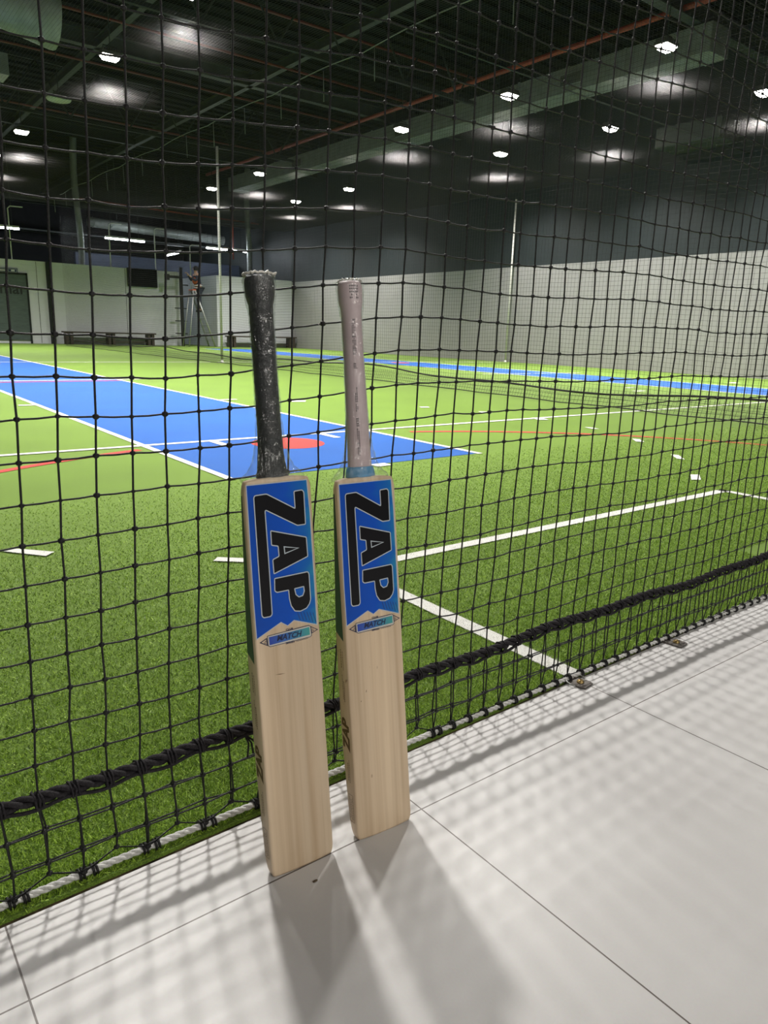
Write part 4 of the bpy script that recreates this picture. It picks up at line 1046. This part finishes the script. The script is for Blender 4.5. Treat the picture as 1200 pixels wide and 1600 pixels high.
for nm, p_, e_, r_, mt_ in (('trousers', [(0,0,.96),(.02,-.10,.86),(-.01,-.11,.48),(.05,-.11,.12),(.03,.10,.86),(.06,.12,.48),(.12,.12,.12)], [(0,1),(1,2),(2,3),(0,4),(4,5),(5,6)], [.168,.118,.082,.068,.118,.082,.068], M['navy_cloth']),
                          ('shirt', [(0,0,.98),(-.02,0,1.14),(-.05,0,1.33),(-.06,0,1.42),(-.05,-.19,1.39),(-.20,-.24,1.20),(-.35,-.165,1.33),(-.05,.19,1.39),(-.19,.22,1.22),(-.33,.145,1.43)], [(0,1),(1,2),(2,3),(3,4),(4,5),(5,6),(3,7),(7,8),(8,9)], [.165,.152,.172,.125,.085,.06,.045,.085,.06,.045], M['navy_cloth'])):
    skin_body(nm, p_, e_, r_, mt_, pr)
skin_body('vest', [(-.09, -.02, 1.06), (-.12, -.03, 1.22), (-.13, -.02, 1.36)], [(0, 1), (1, 2)], [.12, .14, .12], M['orange'], pr)
b = MB()
for z, r in ((1.03, .172), (.93, .178)): b.tube([(r * math.cos(a) - .01, r * .95 * math.sin(a), z) for a in np.linspace(0, 2 * math.pi, 25)[:-1]], .022, 6, closed=True)
b.build('reflective_belt', M['reflect'], pr)
b = MB(); b.lathe([(0, 1.785), (.06, 1.775), (.098, 1.735), (.110, 1.69), (.108, 1.64), (.098, 1.605)], -.070, -.005, 18); b.build('hair', M['hair'], pr)
for y, x in ((-.11, .0), (.12, .08)):
    b = MB(); b.box(x - .14, y - .05, 0.0, x + .12, y + .05, .075); b.build('boot', M['hair'], pr, .02)
hd = MB()
for s_, (hx, hy, hz) in ((-1, (-.42, -.14, 1.37)), (1, (-.40, .12, 1.48))):
    for k in range(4):
        oy = (k - 1.5) * .019; hd.tube([(hx - .01, hy + oy, hz + .01), (hx - .05, hy + oy, hz + .03), (hx - .075 - .005 * (k in (1, 2)), hy + oy, hz + .02), (hx - .075, hy + oy, hz - .0)], .0085, 6)
    hd.tube([(hx + .01, hy - .03, hz), (hx - .02, hy - .05, hz + .03), (hx - .05, hy - .045, hz + .035)], .0095, 6)
hd.build('fingers', M['skin'], pr)
fc = MB(); fc.lathe([(0, .0), (.012, .005), (.016, .02), (.008, .05), (0, .055)], 0, 0, 8)
fo = fc.build('nose', M['skin'], pr); fo.location = (-.195, -.01, 1.63)
# open service zone above the back wall: tubes, duct, columns, conduits
def fluor(a, b_, label):
    a, b_ = Vector(a), Vector(b_); mid = (a + b_) / 2; d = b_ - a
    t = empty('fluorescent_light', mid, (0, 0, math.atan2(d.y, d.x))); tag(t, label, 'light', 'fluorescent lights behind the back wall'); h = d.length / 2
    MB().box(-h, -.05, .03, h, .05, .10).build('fitting', M['white_paint'], t)
    MB().cyl((-h, 0, 0), (h, 0, 0), .032, 10).build('tube', M['tube_glow'], t)
    c = MB()
    for s_ in (-.7, .7): c.cyl((s_ * h, 0, .1), (s_ * h, 0, 3.375), .008, 5)
    c.build('drop_wire', M['steel_grey'], t)
fluor((5.3, 31.5, 4.17), (6.82, 31.5, 4.16), 'bright fluorescent light at the far left above the door wall')
fluor((10.0, 31.5, 4.16), (11.6, 31.5, 4.16), 'bright fluorescent light above the wall screen')
fluor((14.5, 36.3, 4.16), (14.37, 34.4, 4.16), 'short-looking fluorescent light pointing away above the ladder')
fluor((14.37, 31.5, 4.18), (16.3, 31.5, 4.16), 'bright fluorescent light behind the tall white pole')
t = empty('round_duct', (13.0, 33.0, 4.72)); tag(t, 'silver round ventilation duct above the back wall', 'duct')
MB().tube([(-3.2, 0, .18), (2.9, 0, 0)], .2, 14).build('duct_tube', M['galv'], t)
b = MB()
for k in range(9): 
    x = -3 + k * .72; zc = .18 - .18 * (x + 3.2) / 6.1; b.tube([(x, .21 * math.cos(a), zc + .21 * math.sin(a)) for a in np.linspace(0, 2 * math.pi, 15)[:-1]], .012, 5, closed=True)
b.build('duct_seam', M['galv'], t); c = MB(); c.cyl((-2, 0, .3), (-2, 0, 2.9), .012, 6); c.cyl((1.8, 0, .2), (1.8, 0, 2.9), .012, 6); c.build('hanger', M['steel_grey'], t)
for x, lb in ((8.85, 'ribbed silver flexible duct rising above the back wall at left'), (16.15, 'ribbed silver flexible duct rising above the back wall near the corner')):
    t = empty('flexible_duct', (x, 31.0, 2.6)); tag(t, lb, 'duct', 'flexible ducts above the back wall')
    b = MB(); zz_ = np.arange(0, 5.02, .03); b.tube([(.05 * math.sin(z * 1.3), 0, z) for z in zz_], [.11 + .02 * (i % 2) for i in range(len(zz_))], 12); b.build('duct_hose', M['galv'], t)
for x, y, z0, z1, lb in ((6.22, 30.22, 2.9, 4.7, 'white conduit rising above the door wall'), (9.75, 30.22, 2.9, 4.5, 'white conduit rising above the back wall left of the screen'), (11.55, 30.22, 2.9, 4.5, 'thin white conduit rising right of the wall screen'), (13.2, 30.6, 2.2, 4.05, 'white conduit with a bend rising behind the ladder')):
    pipe([(x, y, z0), (x, y, z1), (x + .08, y, z1 + .08), (x + .5, y, z1 + .09)], .022, lb, 'white_paint', 'conduit', 'conduit')
for z, y, lb in ((4.35, 33.6, 'dark cable tray above the back wall, lower one'), (5.3, 32.5, 'dark cable tray above the back wall, upper one')):
    b = MB(); b.box(-2, y - .15, z, XW, y + .15, z + .03); b.box(-2, y - .15, z, XW, y - .13, z + .09); b.box(-2, y + .13, z, XW, y + .15, z + .09)
    tag(b.build('cable_tray', M['steel_grey']), lb, 'cable tray')
pipe([(15.4, 31.0, 7.62), (15.4, 31.0, 3.75)], .03, 'short vertical red pipe by the last fluorescent light')
pipe([(9.0, 32.0, 5.6), (XW + .03, 32.0, 5.5)], .035, 'red pipe crossing above the back bay')
